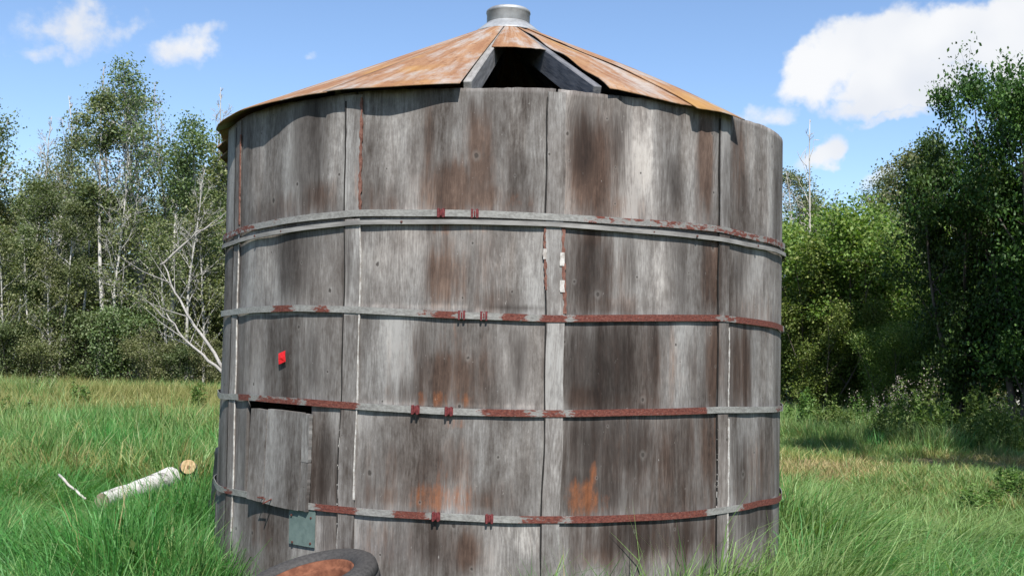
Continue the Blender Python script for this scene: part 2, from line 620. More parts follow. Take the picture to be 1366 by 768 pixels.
M['leaf_left'] = leaf_mat('poplar_leaf', (.068, .102, .034), (.112, .155, .060), (.215, .245, .140), .34)
M['leaf_left2'] = leaf_mat('birch_leaf', (.080, .110, .040), (.135, .172, .072), (.245, .262, .155), .34)
M['leaf_maple'] = leaf_mat('maple_leaf', (.020, .045, .009), (.045, .092, .018), (.105, .165, .042), .30)
M['leaf_bush'] = leaf_mat('willow_leaf', (.068, .118, .022), (.138, .200, .042), (.25, .285, .095), .38)
M['leaf_olive'] = leaf_mat('dull_leaf', (.085, .103, .038), (.145, .165, .068), (.24, .24, .13), .33)
M['weed'] = leaf_mat('weed_leaf', (.050, .095, .020), (.105, .175, .038), (.19, .25, .085), .38)
M['fluff'] = leaf_mat('seed_fluff', (.24, .20, .17), (.36, .31, .28), (.50, .45, .42), .3, .05)
M['g_lush'] = leaf_mat('lush_grass_blade', (.046, .150, .030), (.088, .245, .054), (.23, .36, .13), .38, .5)
M['g_pale'] = leaf_mat('pale_grass_blade', (.105, .190, .050), (.185, .285, .092), (.34, .39, .19), .38, .4)
M['g_dry'] = leaf_mat('dry_grass_blade', (.18, .19, .060), (.29, .28, .105), (.46, .40, .20), .38, .3)
M['g_straw'] = leaf_mat('straw_blade', (.27, .22, .10), (.38, .31, .16), (.50, .42, .26), .3, .2)


# ------------------------------------------------------------------ ground
def gz(x, y):
    far = min(1.0, max(0.0, (math.hypot(x, y) - 2.2) / 4.0))
    return far * (0.05 * math.sin(x * .7 + 1.3) * math.cos(y * .55) + 0.03 * math.sin(x * 1.9 + y * 1.3))


def ground():
    lin = np.concatenate([-np.geomspace(3000, 14, 14), np.linspace(-13, 13, 79), np.geomspace(14, 3000, 14)])
    ly = np.concatenate([-np.geomspace(3000, 9, 12), np.linspace(-8, 26, 90), np.geomspace(27, 3000, 14)])
    V = [(x, y, gz(x, y)) for y in ly for x in lin]
    nx = len(lin)
    F = [(j * nx + i, j * nx + i + 1, (j + 1) * nx + i + 1, (j + 1) * nx + i) for j in range(len(ly) - 1) for i in range(nx - 1)]
    m, t, bs, out = new_mat('meadow_soil')
    g = t.new('ShaderNodeNewGeometry')
    p = g.outputs['Position']
    n1 = t.noise(p, .9, 6, .6)
    n2 = t.noise(p, 14, 5, .65)
    c = t.mix(t.step(n1, .35, .65), (.040, .065, .018), (.105, .098, .040))
    c = t.mix(t.step(n2, .45, .7, 0, .8), c, (.15, .125, .062))
    sp = t.new('ShaderNodeSeparateXYZ')
    t.put(sp.inputs[0], p)
    off = t.math('SUBTRACT', sp.outputs[1], t.math('MULTIPLY_ADD', sp.outputs[0], -.35, 6.3 + .35 * 4.5))
    trk = t.math('MULTIPLY', t.step(t.math('ADD', t.math('ABSOLUTE', off), t.math('MULTIPLY_ADD', n1, 1.2, -.6)), 1.1, .5), t.math('GREATER_THAN', sp.outputs[0], 1.0))
    c = t.mix(trk, c, t.mix(t.step(n2, .3, .7), (.15, .105, .058), (.25, .19, .11)))
    t.put(bs.inputs['Base Color'], c)
    bs.inputs['Roughness'].default_value = .95
    t.put(bs.inputs['Normal'], t.bump(n2, .6, .05))
    o = obj('ground', mesh('ground', V, F, [m], True))
    tag(o, 'rough grassy earth of the clearing', 'ground', kind='structure')


ground()

# ------------------------------------------------------------------ the grain bin
RB = 1.55
H_WALL = 2.486


def on_wall(px, py, r=RB):
    """photo pixel -> (phi, z) on the bin wall; phi = 0 faces -Y, positive to the right"""
    d = ray(px, py)
    o = CAM
    a = d.x * d.x + d.y * d.y
    b = o.x * d.x + o.y * d.y
    c = o.x * o.x + o.y * o.y - r * r
    disc = b * b - a * c
    if disc < 0:
        s = -b / a
    else:
        s = (-b - math.sqrt(disc)) / a
    p = o + d * s
    return math.atan2(p.x, -p.y), p.z


def cyl(phi, r, z):
    return Vector((r * math.sin(phi), -r * math.cos(phi), z))


bin_ = empty('grain_bin', (0, 0, 0))
tag(bin_, 'round grey plywood grain bin with steel bands and rusty conical roof', 'grain bin')

seam = [on_wall(470, 400)[0], on_wall(739, 400)[0], on_wall(966, 400)[0]]
phis = [seam[0] - R_(45.5), seam[0], seam[1], seam[2]]
last = phis[-1]
rest = (2 * math.pi - (last - phis[0])) / 5
for i in range(4):
    phis.append(last + rest * (i + 1))

# stains read off the photo: x, y, half width, half height (photo px), kind, strength
ST = [
    # top ring
    (600, 252, 42, 40, 'brown', .9), (640, 215, 22, 70, 'brown', .8), (574, 200, 12, 70, 'brown', .6), (640, 262, 30, 22, 'brown', .8), (500, 262, 26, 22, 'brown', .4),
    (790, 225, 34, 70, 'brown', .75), (778, 180, 22, 60, 'dark', .65), (828, 190, 14, 80, 'dark', .6), (897, 240, 14, 42, 'dark', .65), (942, 215, 12, 75, 'brown', .85),
    (967, 230, 8, 80, 'dark', .8), (988, 220, 12, 60, 'brown', .6), (412, 200, 20, 85, 'dark', .9), (430, 262, 22, 22, 'brown', .6), (350, 230, 22, 55, 'pale', .45),
    (448, 215, 14, 60, 'pale', .5), (518, 190, 18, 55, 'pale', .45), (700, 170, 26, 45, 'pale', .35), (860, 180, 16, 75, 'pale', .6), (918, 170, 14, 70, 'pale', .7),
    (1020, 230, 14, 70, 'pale', .6), (640, 150, 20, 25, 'dark', .35), (478, 230, 7, 60, 'rust', .35), (694, 268, 22, 14, 'rust', .22), (760, 130, 24, 14, 'pale', .4),
    # second ring
    (598, 372, 36, 42, 'brown', .75), (612, 304, 46, 9, 'rust', .5), (600, 350, 20, 50, 'brown', .5), (790, 360, 34, 52, 'dark', .75), (790, 316, 22, 20, 'brown', .7), (838, 345, 12, 45, 'dark', .6),
    (845, 308, 14, 8, 'rust', .4), (952, 360, 16, 55, 'brown', .85), (395, 350, 28, 50, 'dark', .8), (352, 345, 18, 50, 'pale', .5), (505, 335, 18, 35, 'pale', .35),
    (695, 350, 30, 50, 'pale', .40), (885, 370, 24, 45, 'pale', .45), (1030, 370, 12, 50, 'pale', .6), (466, 360, 9, 55, 'dark', .7), (990, 360, 12, 40, 'dark', .5),
    (690, 410, 40, 5, 'dark', .6), (800, 410, 40, 6, 'dark', .5),
    # third ring
    (598, 505, 44, 42, 'brown', .8), (590, 532, 42, 10, 'rust', .5), (596, 450, 16, 40, 'rust', .25), (646, 500, 20, 45, 'brown', .5), (690, 480, 14, 55, 'dark', .6), (800, 485, 52, 60, 'dark', .85), (780, 530, 30, 18, 'brown', .7),
    (954, 485, 14, 60, 'brown', .9), (990, 490, 16, 58, 'brown', .75), (1022, 485, 14, 58, 'pale', .6), (890, 480, 26, 55, 'pale', .28), (510, 455, 20, 30, 'pale', .35), (715, 480, 12, 55, 'pale', .4),
    (545, 520, 26, 22, 'dark', .5), (345, 470, 16, 45, 'pale', .35), (425, 490, 22, 45, 'dark', .45), (560, 480, 14, 50, 'dark', .4), (830, 440, 24, 14, 'dark', .5),
    # fourth ring
    (584, 664, 44, 20, 'rust', .75), (588, 640, 14, 34, 'rust', .35), (600, 625, 40, 40, 'brown', .5), (520, 660, 44, 18, 'brown', .5), (645, 666, 22, 14, 'brown', .6), (600, 565, 24, 8, 'rust', .35),
    (815, 590, 60, 50, 'dark', .9), (800, 650, 55, 34, 'dark', .75), (776, 664, 18, 24, 'rust', .85), (792, 668, 8, 20, 'rust', .7), (757, 668, 10, 16, 'rust', .4), (806, 672, 6, 14, 'rust', .5),
    (791, 634, 4, 16, 'rust', 1.0), (945, 600, 16, 60, 'brown', .7), (952, 575, 6, 30, 'rust', .4), (985, 620, 16, 50, 'dark', .5), (1024, 610, 14, 55, 'pale', .4), (690, 610, 30, 50, 'pale', .42),
    (870, 640, 20, 40, 'pale', .12), (905, 600, 22, 45, 'dark', .35), (505, 600, 22, 45, 'pale', .22), (440, 620, 18, 50, 'dark', .55), (320, 600, 14, 60, 'dark', .4), (845, 660, 10, 18, 'brown', .5),
    # bottom ring
    (625, 735, 26, 26, 'brown', .7), (570, 740, 20, 28, 'dark', .35), (700, 715, 30, 26, 'pale', .45), (740, 745, 14, 24, 'pale', .3), (860, 715, 90, 26, 'dark', .8), (950, 715, 26, 30, 'brown', .6),
    (1010, 695, 24, 26, 'dark', .6), (800, 740, 40, 20, 'brown', .6), (350, 710, 26, 24, 'brown', .5), (440, 710, 18, 30, 'dark', .4), (520, 720, 20, 22, 'pale', .25),
]
ST += [(840, 490, 105, 62, 'brown', .42), (850, 615, 110, 70, 'brown', .50), (860, 720, 120, 40, 'brown', .55), (790, 360, 48, 56, 'brown', .45), (620, 360, 60, 56, 'brown', .35),
       (600, 490, 80, 60, 'brown', .40), (560, 640, 90, 50, 'brown', .40), (560, 730, 100, 34, 'brown', .40), (620, 240, 70, 50, 'brown', .40), (380, 480, 70, 60, 'dark', .35), (370, 620, 70, 80, 'dark', .40),
       (980, 480, 40, 60, 'dark', .40), (990, 640, 50, 60, 'brown', .40), (410, 350, 40, 52, 'dark', .35), (900, 360, 16, 52, 'dark', .5), (870, 480, 12, 58, 'dark', .5), (905, 150, 10, 40, 'pale', .6), (500, 150, 20, 25, 'pale', .4),
       (690, 240, 20, 40, 'dark', .35), (560, 150, 30, 26, 'pale', .35), (355, 200, 20, 60, 'pale', .4), (1000, 200, 10, 40, 'pale', .6), (800, 140, 40, 18, 'pale', .4)]
ST += [(870, 670, 120, 30, 'brown', .45), (640, 270, 90, 22, 'brown', .45), (800, 275, 60, 20, 'brown', .5), (640, 400, 60, 18, 'brown', .4), (800, 405, 60, 16, 'brown', .45), (600, 530, 90, 16, 'brown', .5),
       (830, 535, 80, 14, 'brown', .5), (420, 640, 60, 40, 'brown', .35), (650, 660, 60, 24, 'brown', .4), (510, 275, 34, 18, 'brown', .4), (390, 275, 50, 20, 'brown', .4), (1000, 420, 40, 30, 'brown', .35)]
# white weathered lip, part painted sunlight, along the upper edges of the second, third and fourth band
for x0, x1, yy, s in ((430, 620, (411, 405, 411), .9), (640, 660, (414, 414, 414), .9), (470, 725, (535, 540, 545), .6), (490, 620, (281, 279, 279), .35)):
    n_ = 16
    for i in range(n_ + 1):
        x = x0 + (x1 - x0) * i / n_
        f = i / n_
        y = yy[0] * (1 - f) + yy[2] * f
        ST.append((x, y, 9, 4, 'pale', s))
ST_W = []
for (x, y, hw, hh, kd, s) in ST:
    p0, z0 = on_wall(x, y)
    pa = on_wall(max(299, x - hw), y)[0]
    pb = on_wall(min(1041, x + hw), y)[0]
    za = on_wall(x, y - hh)[1]
    zb = on_wall(x, y + hh)[1]
    ST_W.append(((pa + pb) / 2, (za + zb) / 2, max(.01, (pb - pa) / 2), max(.008, (za - zb) / 2), kd, s))


def stain_fields(ph, z):
    out = {k: np.zeros(len(ph)) for k in ('brown', 'dark', 'pale', 'rust')}
    for (p0, z0, dp, dz, kd, s) in ST_W:
        u = (ph - p0) / dp
        v = (z - z0) / dz
        f = s * np.exp(-(np.abs(u) ** 2.6) * .9 - (np.abs(v) ** 3.0) * .8)
        out[kd] = np.maximum(out[kd], f)
    return out


door_l, door_t = on_wall(328.5, 531)
door_r, _ = on_wall(417, 531)
_, door_b = on_wall(372, 668)
rw = random.Random(3)


def wall_noise(ph, z):
    return .006 * math.sin(3 * ph + 1.2 * z) + .004 * math.sin(11 * ph + 2.1) + .003 * math.sin(23 * ph + z * 2)


def make_panel(p0, p1, front):
    nu = 52 if front else 20
    nz = 116 if front else 8
    us = list(np.linspace(p0, p1, nu))
    zs = list(np.linspace(-.04, H_WALL, nz))
    hole = front and p0 < door_l < p1
    if hole:
        us = sorted(us + [door_l, door_r])
        zs = sorted(zs + [door_t, door_b])
    V, PH, ZZ = [], [], []
    for j, z in enumerate(zs):
        for i, p in enumerate(us):
            zz = z
            if j == len(zs) - 1:
                zz = z + .004 * math.sin(p * 13) + rw.uniform(-.0018, .0012)
            r = RB + wall_noise(p, z)
            V.append(cyl(p, r, zz))
            PH.append(p)
            ZZ.append(zz)
    n = len(us)
    F = []
    for j in range(len(zs) - 1):
        for i in range(n - 1):
            if hole and us[i] >= door_l - 1e-6 and us[i + 1] <= door_r + 1e-6 and zs[j] >= door_b - 1e-6 and zs[j + 1] <= door_t + 1e-6:
                continue
            F.append((j * n + i, j * n + i + 1, (j + 1) * n + i + 1, (j + 1) * n + i))
    me = mesh('plywood_panel', V, F, [M['wall']], True)
    PH, ZZ = np.array(PH), np.array(ZZ)
    set_uv(me, np.stack([PH * RB, ZZ], 1))
    fl = stain_fields(PH, ZZ)
    for k, a in fl.items():
        at = me.attributes.new(k, 'FLOAT', 'POINT')
        at.data.foreach_set('value', a.astype(np.float32))
    o = obj('plywood_panel', me, None, bin_)
    solidify(o, .014)
    return o


gap = .004
for i in range(8):
    a = phis[i]
    b = phis[i + 1] if i < 7 else phis[0] + 2 * math.pi
    mid = (a + b) / 2
    front = math.cos(mid) > -.1
    make_panel(a + gap, b - gap, front)


def strip(name, p_of_z, w, z0, z1, r, th, mat, parent, nz=24, nu=5, ragged=0.0, seed=0):
    rr = random.Random(seed)
    V, UV, PH, ZZ = [], [], [], []
    for j in range(nz):
        z = z0 + (z1 - z0) * j / (nz - 1)
        pc = p_of_z(z)
        e0, e1 = rr.uniform(-1, 1) * ragged, rr.uniform(-1, 1) * ragged
        for i in range(nu):
            f = i / (nu - 1) - .5
            p = pc + (f * w + (e0 if i == 0 else e1 if i == nu - 1 else 0)) / RB
            V.append(cyl(p, r + wall_noise(p, z), z))
            UV.append((p * RB, z))
            PH.append(p)
            ZZ.append(z)
    F = [(j * nu + i, j * nu + i + 1, (j + 1) * nu + i + 1, (j + 1) * nu + i) for j in range(nz - 1) for i in range(nu - 1)]
    me = mesh(name, V, F, [mat], False)
    set_uv(me, UV)
    fl = stain_fields(np.array(PH), np.array(ZZ))
    for k, a in fl.items():
        at = me.attributes.new(k, 'FLOAT', 'POINT')
        at.data.foreach_set('value', (a * .6).astype(np.float32))
    o = obj(name, me, None, parent)
    if th:
        solidify(o, th)
    return o


# battens: x centre (px) at top / middle / bottom, width in m
BX = {1: ((474, 200), (470, 400), (462, 680)), 2: ((741, 200), (740, 400), (735, 680)), 3: ((966, 230), (965, 460), (962, 660)), 0: ((318, 230), (313, 400), (307, 640))}
for i in range(8):
    if i in BX:
        pts = sorted([(on_wall(x, y)[1], on_wall(x, y)[0]) for x, y in BX[i]])
        zz_, pp_ = [p[0] for p in pts], [p[1] for p in pts]
    else:
        zz_, pp_ = [0, 3], [phis[i], phis[i]]
    wob = i * 1.7

    def pz(z, zz_=zz_, pp_=pp_, wob=wob):
        return float(np.interp(z, zz_, pp_)) + .0025 * math.sin(z * 4 + wob) + .0015 * math.sin(z * 11 + wob)

    w = .080 if i != 2 else .078
    strip('batten', pz, w, -.03, BAND_Z[0] - .004, RB + .009, .008, M['batten'], bin_, 40, 5, .0015, 10 + i)
    strip('batten', lambda z: pz(z) + .002, w, BAND_Z[0] + .004, H_WALL - .012, RB + .009, .008, M['batten'], bin_, 14, 5, .0015, 30 + i)
    # bleached or painted bead down the batten edges, broken here and there; the full-length dark strip is painted shade
    beads = {1: [(+1, .70, 1.90, 'caulk', .006), (+1, 1.96, 2.46, 'redwood', .012), (-1, .2, 1.0, 'caulk', .004)],
             2: [(+1, 1.52, 1.90, 'redwood', .012), (-1, 1.62, 1.90, 'redwood', .010)],
             3: [(+1, 1.10, 1.48, 'caulk', .006), (+1, .17, 1.06, 'caulk', .009), (-1, .66, 1.05, 'caulk', .004)],
             0: [(+1, .45, 1.48, 'caulk', .008), (+1, 1.95, 2.40, 'redwood', .014), (+1, 1.52, 1.90, 'caulk', .006)]}
    for q, (sd, z0, z1, mt, bw) in enumerate(beads.get(i, []) + [(-1, .0, 2.45, 'gap', .005)] if i in beads else []):
        strip('edge_bead_or_shade', lambda z, sd=sd: pz(z) + sd * (w / 2 + .001) / RB, bw, z0, z1, RB + .0112, .005, M[mt], bin_, 30, 3, bw * .35, 50 + i * 5 + q)
# scraps of white paint by the middle batten
for (x, y, hw, hh) in ((726, 339, 2.5, 7), (749, 346, 3, 9), (749, 382, 3, 8)):
    p, z = on_wall(x, y)
    strip('paint_flake', lambda zz, p=p: p, hw * 2 / 313, z - hh / 313, z + hh / 313, RB + .0135, .002, M['caulk'], bin_, 5, 3, .002, int(x + y))

# steel bands; rusted stretches given in photo x
RUST = [[(300, 345, .35), (355, 380, .2), (590, 600, .1), (780, 905, .32), (905, 1046, .35)],
        [(370, 390, .75), (425, 436, .7), (560, 610, .3), (590, 600, .8), (672, 700, .7), (725, 748, .8), (775, 950, 1.0), (960, 975, .5), (985, 1046, .9)],
        [(322, 332, .8), (345, 400, .45), (415, 470, .95), (650, 700, .75), (728, 745, .8), (770, 935, 1.0), (1030, 1046, .3)],
        [(296, 310, .4), (425, 445, .7), (455, 472, .95), (533, 570, .85), (690, 710, .5), (724, 742, .8), (768, 935, 1.0), (985, 1046, .7)]]
BANDPX = [[(302, 318), (322, 308), (400, 293), (475, 285), (590, 285), (735, 290), (850, 297), (960, 306), (1010, 318), (1044, 331)],
          [(302, 418), (340, 413), (400, 411), (475, 413), (600, 420), (735, 425), (850, 424), (960, 424), (1010, 430), (1044, 440)],
          [(299, 528), (340, 530), (415, 536), (475, 541), (600, 548), (735, 551), (850, 549), (960, 546), (1042, 544)],
          [(297, 651), (330, 659), (415, 674), (475, 681), (600, 688), (735, 692), (850, 689), (960, 680), (1010, 671), (1042, 660)]]


def hoop_ring(name, zf, hgt, r, th, mat, rust, n=420, lip=0.0):
    V, UV, A = [], [], []
    rows = [-.5, -.3, .3, .5]
    for i in range(n + 1):
        p = -math.pi + 2 * math.pi * i / n
        z = zf(p)
        for f in rows:
            rr_ = r + wall_noise(p, z) + 0.0
            V.append(cyl(p, rr_ + .0012 * math.sin(p * 31), z + f * hgt))
            UV.append((p * RB, z + f * hgt))
            A.append(max([0] + [s for (a, b, s) in rust if a - .006 <= p <= b + .006]))
    m_ = len(rows)
    if rust:
        A2 = np.array(A).reshape(-1, m_)
        ker = np.hanning(9)[1:-1]
        ker /= ker.sum()
        A = np.stack([np.convolve(np.pad(A2[:, q], 3, 'edge'), ker, 'valid') for q in range(m_)], 1).ravel()
    F = [(i * m_ + j, (i + 1) * m_ + j, (i + 1) * m_ + j + 1, i * m_ + j + 1) for i in range(n) for j in range(m_ - 1)]
    me = mesh(name, V, F, [mat], False)
    set_uv(me, UV)
    at = me.attributes.new('rust', 'FLOAT', 'POINT')
    at.data.foreach_set('value', np.array(A, dtype=np.float32))
    o = obj(name, me, None, bin_)
    solidify(o, th)
    return o


def band_zf(k):
    pts = [on_wall(x, y) for x, y in BANDPX[k]]
    ps = [p for p, _ in pts]
    zs = [z for _, z in pts]
    # outside the view the band goes level round the back
    pp = [-math.pi] + ps + [math.pi]
    zm = (zs[0] + zs[-1]) / 2
    zz = [zm] + zs + [zm]
    return lambda p: float(np.interp(p, pp, zz))


def plate(name, w, h, d, mat, parent, M4, bv=.003):
    bm = bmesh.new()
    bmesh.ops.create_cube(bm, size=1.0)
    bmesh.ops.scale(bm, vec=(w, d, h), verts=bm.verts)
    me = bpy.data.meshes.new(name)
    bm.to_mesh(me)
    bm.free()
    o = obj(name, me, mat, parent)
    o.matrix_local = M4
    if bv:
        bevel(o, bv, 2)
    return o


def wall_frame(p, z, r, roll=0.0):
    """local X along the wall, local -Y outwards, local Z up"""
    return Matrix.Translation(cyl(p, r, z)) @ Matrix.Rotation(p, 4, 'Z') @ Matrix.Rotation(roll, 4, 'Y')


CLIPX = [(590, 634), (617, 646), (556, 600), (583, 653)]


def clip_mesh():
    """a malleable clamp: saddle plate with two ridges and a groove"""
    bm = bmesh.new()
    for (x, w, d, h) in ((0, .044, .012, .040), (-.013, .010, .022, .048), (.013, .010, .022, .048), (0, .008, .016, .030)):
        r_ = bmesh.ops.create_cube(bm, size=1.0)
        bmesh.ops.scale(bm, vec=(w, d, h), verts=r_['verts'])
        bmesh.ops.translate(bm, vec=(x, -d / 2 + .004, 0), verts=r_['verts'])
    bmesh.ops.bevel(bm, geom=list(bm.edges), offset=.002, segments=1, affect='EDGES')
    me = bpy.data.meshes.new('band_clip')
    bm.to_mesh(me)
    bm.free()
    me.materials.append(M['clip'])
    return me


CLIP = clip_mesh()
ZF = []
for k in range(4):
    zf = band_zf(k)
    ZF.append(zf)
    rust = []
    for (x0, x1, s) in RUST[k]:
        y = BAND_Z[k]
        yy = np.interp((x0 + x1) / 2, [q[0] for q in BANDPX[k]], [q[1] for q in BANDPX[k]])
        rust.append((on_wall(max(302, x0), yy)[0], on_wall(min(1041, x1), yy)[0], s))
    b = hoop_ring('steel_band', zf, .029, RB + .0150, .003, M['band'], rust)
    for x in CLIPX[k]:
        yy = np.interp(x, [q[0] for q in BANDPX[k]], [q[1] for q in BANDPX[k]])
        p, _ = on_wall(x, yy)
        c = obj('band_clip', CLIP, None, b)
        c.matrix_local = wall_frame(p, zf(p), RB + .0185) @ Matrix.Scale(.84, 4)
# thin wooden hoop under the top band
HP = [(303, 326), (322, 318), (400, 303), (475, 294), (590, 293), (735, 296), (850, 305), (960, 316), (1010, 326), (1044, 339)]
hp = [on_wall(x, y) for x, y in HP]
zfh = lambda p: float(np.interp(p, [-math.pi] + [a for a, _ in hp] + [math.pi], [hp[0][1] - .01] + [b for _, b in hp] + [hp[0][1] - .01])) - .012
hoop = hoop_ring('wooden_hoop', zfh, .020, RB + .020, .009, M['hoop'], [])
nail_me = mesh('nail', *lathe([(.0005, .004), (.005, .003), (.006, 0)], 8), [M['dark_iron']])
for x in (345, 380, 418, 538, 640, 869, 926, 1006):
    yy = np.interp(x, [q[0] for q in HP], [q[1] for q in HP])
    p, _ = on_wall(x, yy)
    o = obj('nail', nail_me, None, hoop)
    o.matrix_local = Matrix.Translation(cyl(p, RB + .0205, zfh(p))) @ Matrix.Rotation(p, 4, 'Z') @ Matrix.Rotation(R_(90), 4, 'X')

# hatch door: three boards, fallen a little way down its opening
dp0, dz1 = on_wall(334.5, 544, RB + .03)
dp1, _ = on_wall(411, 544, RB + .03)
_, dz0 = on_wall(372, 676, RB + .045)
pm = (dp0 + dp1) / 2
dw_ = RB * 1.03 * (dp1 - dp0)
door = empty('hatch_door')
door.parent = bin_
DM = wall_frame(pm, dz0, RB + .016, R_(1.4))
door.matrix_local = DM


def board(name, x0, x1, z0, z1, d, mat, parent, seed, tilt=0.0):
    rr = random.Random(seed)
    nx, nz = 4, 16
    V, UV = [], []
    for j in range(nz):
        for i in range(nx):
            x = x0 + (x1 - x0) * i / (nx - 1)
            z = z0 + (z1 - z0) * j / (nz - 1)
            if i in (0, nx - 1):
                x += rr.uniform(-.0015, .0015)
            if j in (0, nz - 1):
                z += rr.uniform(-.002, .002)
            V.append((x, -d - .003 * math.sin(z * 6 + seed) + tilt * (x - x0), z))
            UV.append((x + seed * .37, z))
    F = [(j * nx + i, j * nx + i + 1, (j + 1) * nx + i + 1, (j + 1) * nx + i) for j in range(nz - 1) for i in range(nx - 1)]
    me = mesh(name, V, F, [mat], False)
    set_uv(me, UV)
    o = obj(name, me, None, parent)
    solidify(o, .018)
    return o


dh = dz1 - dz0
x_ = -dw_ / 2
board('door_board', x_, x_ + dw_ * .28, 0.0, dh - .004, .003, M['door'], door, 1)
board('door_board', x_ + dw_ * .285, x_ + dw_ * .875, -.004, dh + .002, .001, M['door'], door, 2)
board('door_board', x_ + dw_ * .88, x_ + dw_, .0, dh * .50, .0, M['door'], door, 3)
board('door_board', x_ + dw_ * .88, x_ + dw_, dh * .505, dh, .001, M['door'], door, 4)
V, F = [], []
hx, hz = x_ + dw_ * .36, .028
add_tube(V, F, [Vector((hx - .03, .0, hz - .004)), Vector((hx - .03, -.035, hz - .002)), Vector((hx + .028, -.038, hz)), Vector((hx + .03, -.05, hz - .02)), Vector((hx + .03, 0, hz - .004))], [.0035] * 5, 6)
obj('door_handle', mesh('door_handle', V, F, [M['dark_iron']]), None, door)

# green-grey sheet patch below the door
p0, z0 = on_wall(387, 703)
p1, _ = on_wall(422, 703)
_, zt = on_wall(404, 674)
_, zb = on_wall(404, 727)
po = strip('sheet_patch', lambda z: (p0 + p1) / 2 + .004 * (z - z0), (p1 - p0) * RB, zb, zt, RB + .0105, .004, M['patch'], bin_, 6, 8, .001, 77)
for (x, y) in ((392, 722), (416, 724), (391, 686), (417, 690)):
    p, z = on_wall(x, y)
    o = obj('nail', nail_me, None, po)
    o.matrix_local = Matrix.Translation(cyl(p, RB + .0105, z)) @ Matrix.Rotation(p, 4, 'Z') @ Matrix.Rotation(R_(90), 4, 'X')

# little red tag
p, z = on_wall(379, 477)
V = [(-.026, -.002, -.028), (.024, -.003, -.020), (.027, -.004, .030), (-.024, -.002, .022), (-.001, -.006, .0), (-.026, -.003, -.003), (.025, -.005, .006)]
F = [(0, 1, 6, 4, 5), (5, 4, 6, 2, 3)]
tg = obj('red_tag', mesh('red_tag', V, F, [M['tag']]), None, bin_)
tg.matrix_local = wall_frame(p, z, RB + .010, R_(-8))
solidify(tg, .0015)
tg['label'] = 'small bright red tag'

# ------------------------------------------------------------------ roof
Z_EAVE, Z_TOP, R_EAVE, R_TOP = 2.495, 3.185, 1.602, .16
SL = (Z_TOP - Z_EAVE) / (R_EAVE - R_TOP)


def roof_z(r):
    return Z_EAVE + (R_EAVE - r) * SL


def roof_sheet(a0, a1, r0, r1, seed, lift0=0.0, lift1=0.0, rag=.012, dz=0.0, wav=.006, droop=0.0):
    """a0..a1 angles; r0 outer, r1 inner radius; lift = raised left/right edge"""
    rr = random.Random(seed)
    nu, nr = 12, 22
    V, UV = [], []
    jag = [rr.uniform(-1, 1) * rag for _ in range(nu)]
    ph = rr.uniform(0, 6)
    for j in range(nr):
        f = j / (nr - 1)
        for i in range(nu):
            u = i / (nu - 1)
            p = a0 + (a1 - a0) * u
            ro = r0 + jag[i] + .008 * math.sin(p * 17 + ph)
            r = ro + (r1 - ro) * f
            z = roof_z(r) + dz + wav * math.sin(u * 5 + f * 7 + ph) * (1 - f * .6)
            z += lift0 * (1 - u) ** 2 * (.4 + .6 * math.sin(f * 9 + 1.0) ** 2) * (1 - f) ** .3
            z += lift1 * u ** 2 * (.4 + .6 * math.sin(f * 8 + 2.0) ** 2)
            z -= droop * (1 - f) ** 5
            V.append(cyl(p, r, z))
            UV.append((p * 1.1 + seed, r))
    F = [(j * nu + i, j * nu + i + 1, (j + 1) * nu + i + 1, (j + 1) * nu + i) for j in range(nr - 1) for i in range(nu - 1)]
    me = mesh('roof_sheet', V, F, [M['roof']], True)
    set_uv(me, UV)
    o = obj('roof_sheet', me, None, bin_)
    solidify(o, .005)
    return o


A0 = R_(-7.5)
SEC = R_(22.5)
for k in range(16):
    a0 = A0 + SEC * k
    a1 = a0 + SEC + R_(.8)
    if k == 0:
        roof_sheet(a0 + R_(2), a1 - R_(1.5), .80, R_TOP, 100, rag=.012, wav=.003)
    elif k == 1:
        roof_sheet(a0 + R_(2.0), R_(33), 1.578, R_TOP, 101, lift0=.028, rag=.007, wav=.005, dz=-.006, droop=.022)
    elif k == 2:
        roof_sheet(R_(32.5), R_(44.5), 1.612, R_TOP, 102, lift0=.008, rag=.005, wav=.004, dz=.0, droop=.034)
        roof_sheet(R_(44), R_(61), 1.50, R_TOP, 120, wav=.002, dz=-.004, droop=.062)
    elif k in (3, 4, 5):
        roof_sheet(a0, a1, 1.50, R_TOP, 100 + k, dz=-.006, wav=.003, droop=.062)
    elif 11 <= k <= 15:
        roof_sheet(a0, a1, R_EAVE + {15: .020, 14: .018, 13: .010}.get(k, 0), R_TOP, 100 + k, dz=.003 * (k % 2), rag=.003, wav=.0015)
    else:
        roof_sheet(a0, a1, R_EAVE, R_TOP, 100 + k, dz=.004 * (k % 2), lift0=.01)
# torn eave flaps hanging at the far left edge
for q, (pd, zd, dr) in enumerate(((-84, .035, .045), (-88, .075, .045), (-92, .115, .04))):
    p0 = R_(pd)
    V = [cyl(p0 - R_(5), RB + .02, 2.49 - zd), cyl(p0 + R_(4), RB + .02, 2.51 - zd), cyl(p0 + R_(3), RB + .02 + dr, 2.475 - zd), cyl(p0 - R_(4), RB + .015 + dr, 2.46 - zd)]
    o = obj('torn_flap', mesh('torn_flap', V, [(0, 1, 2, 3)], [M['roof']]), None, bin_)
    set_uv(o.data, [(0, 0), (.2, 0), (.2, .1), (0, .1)])
    solidify(o, .006)


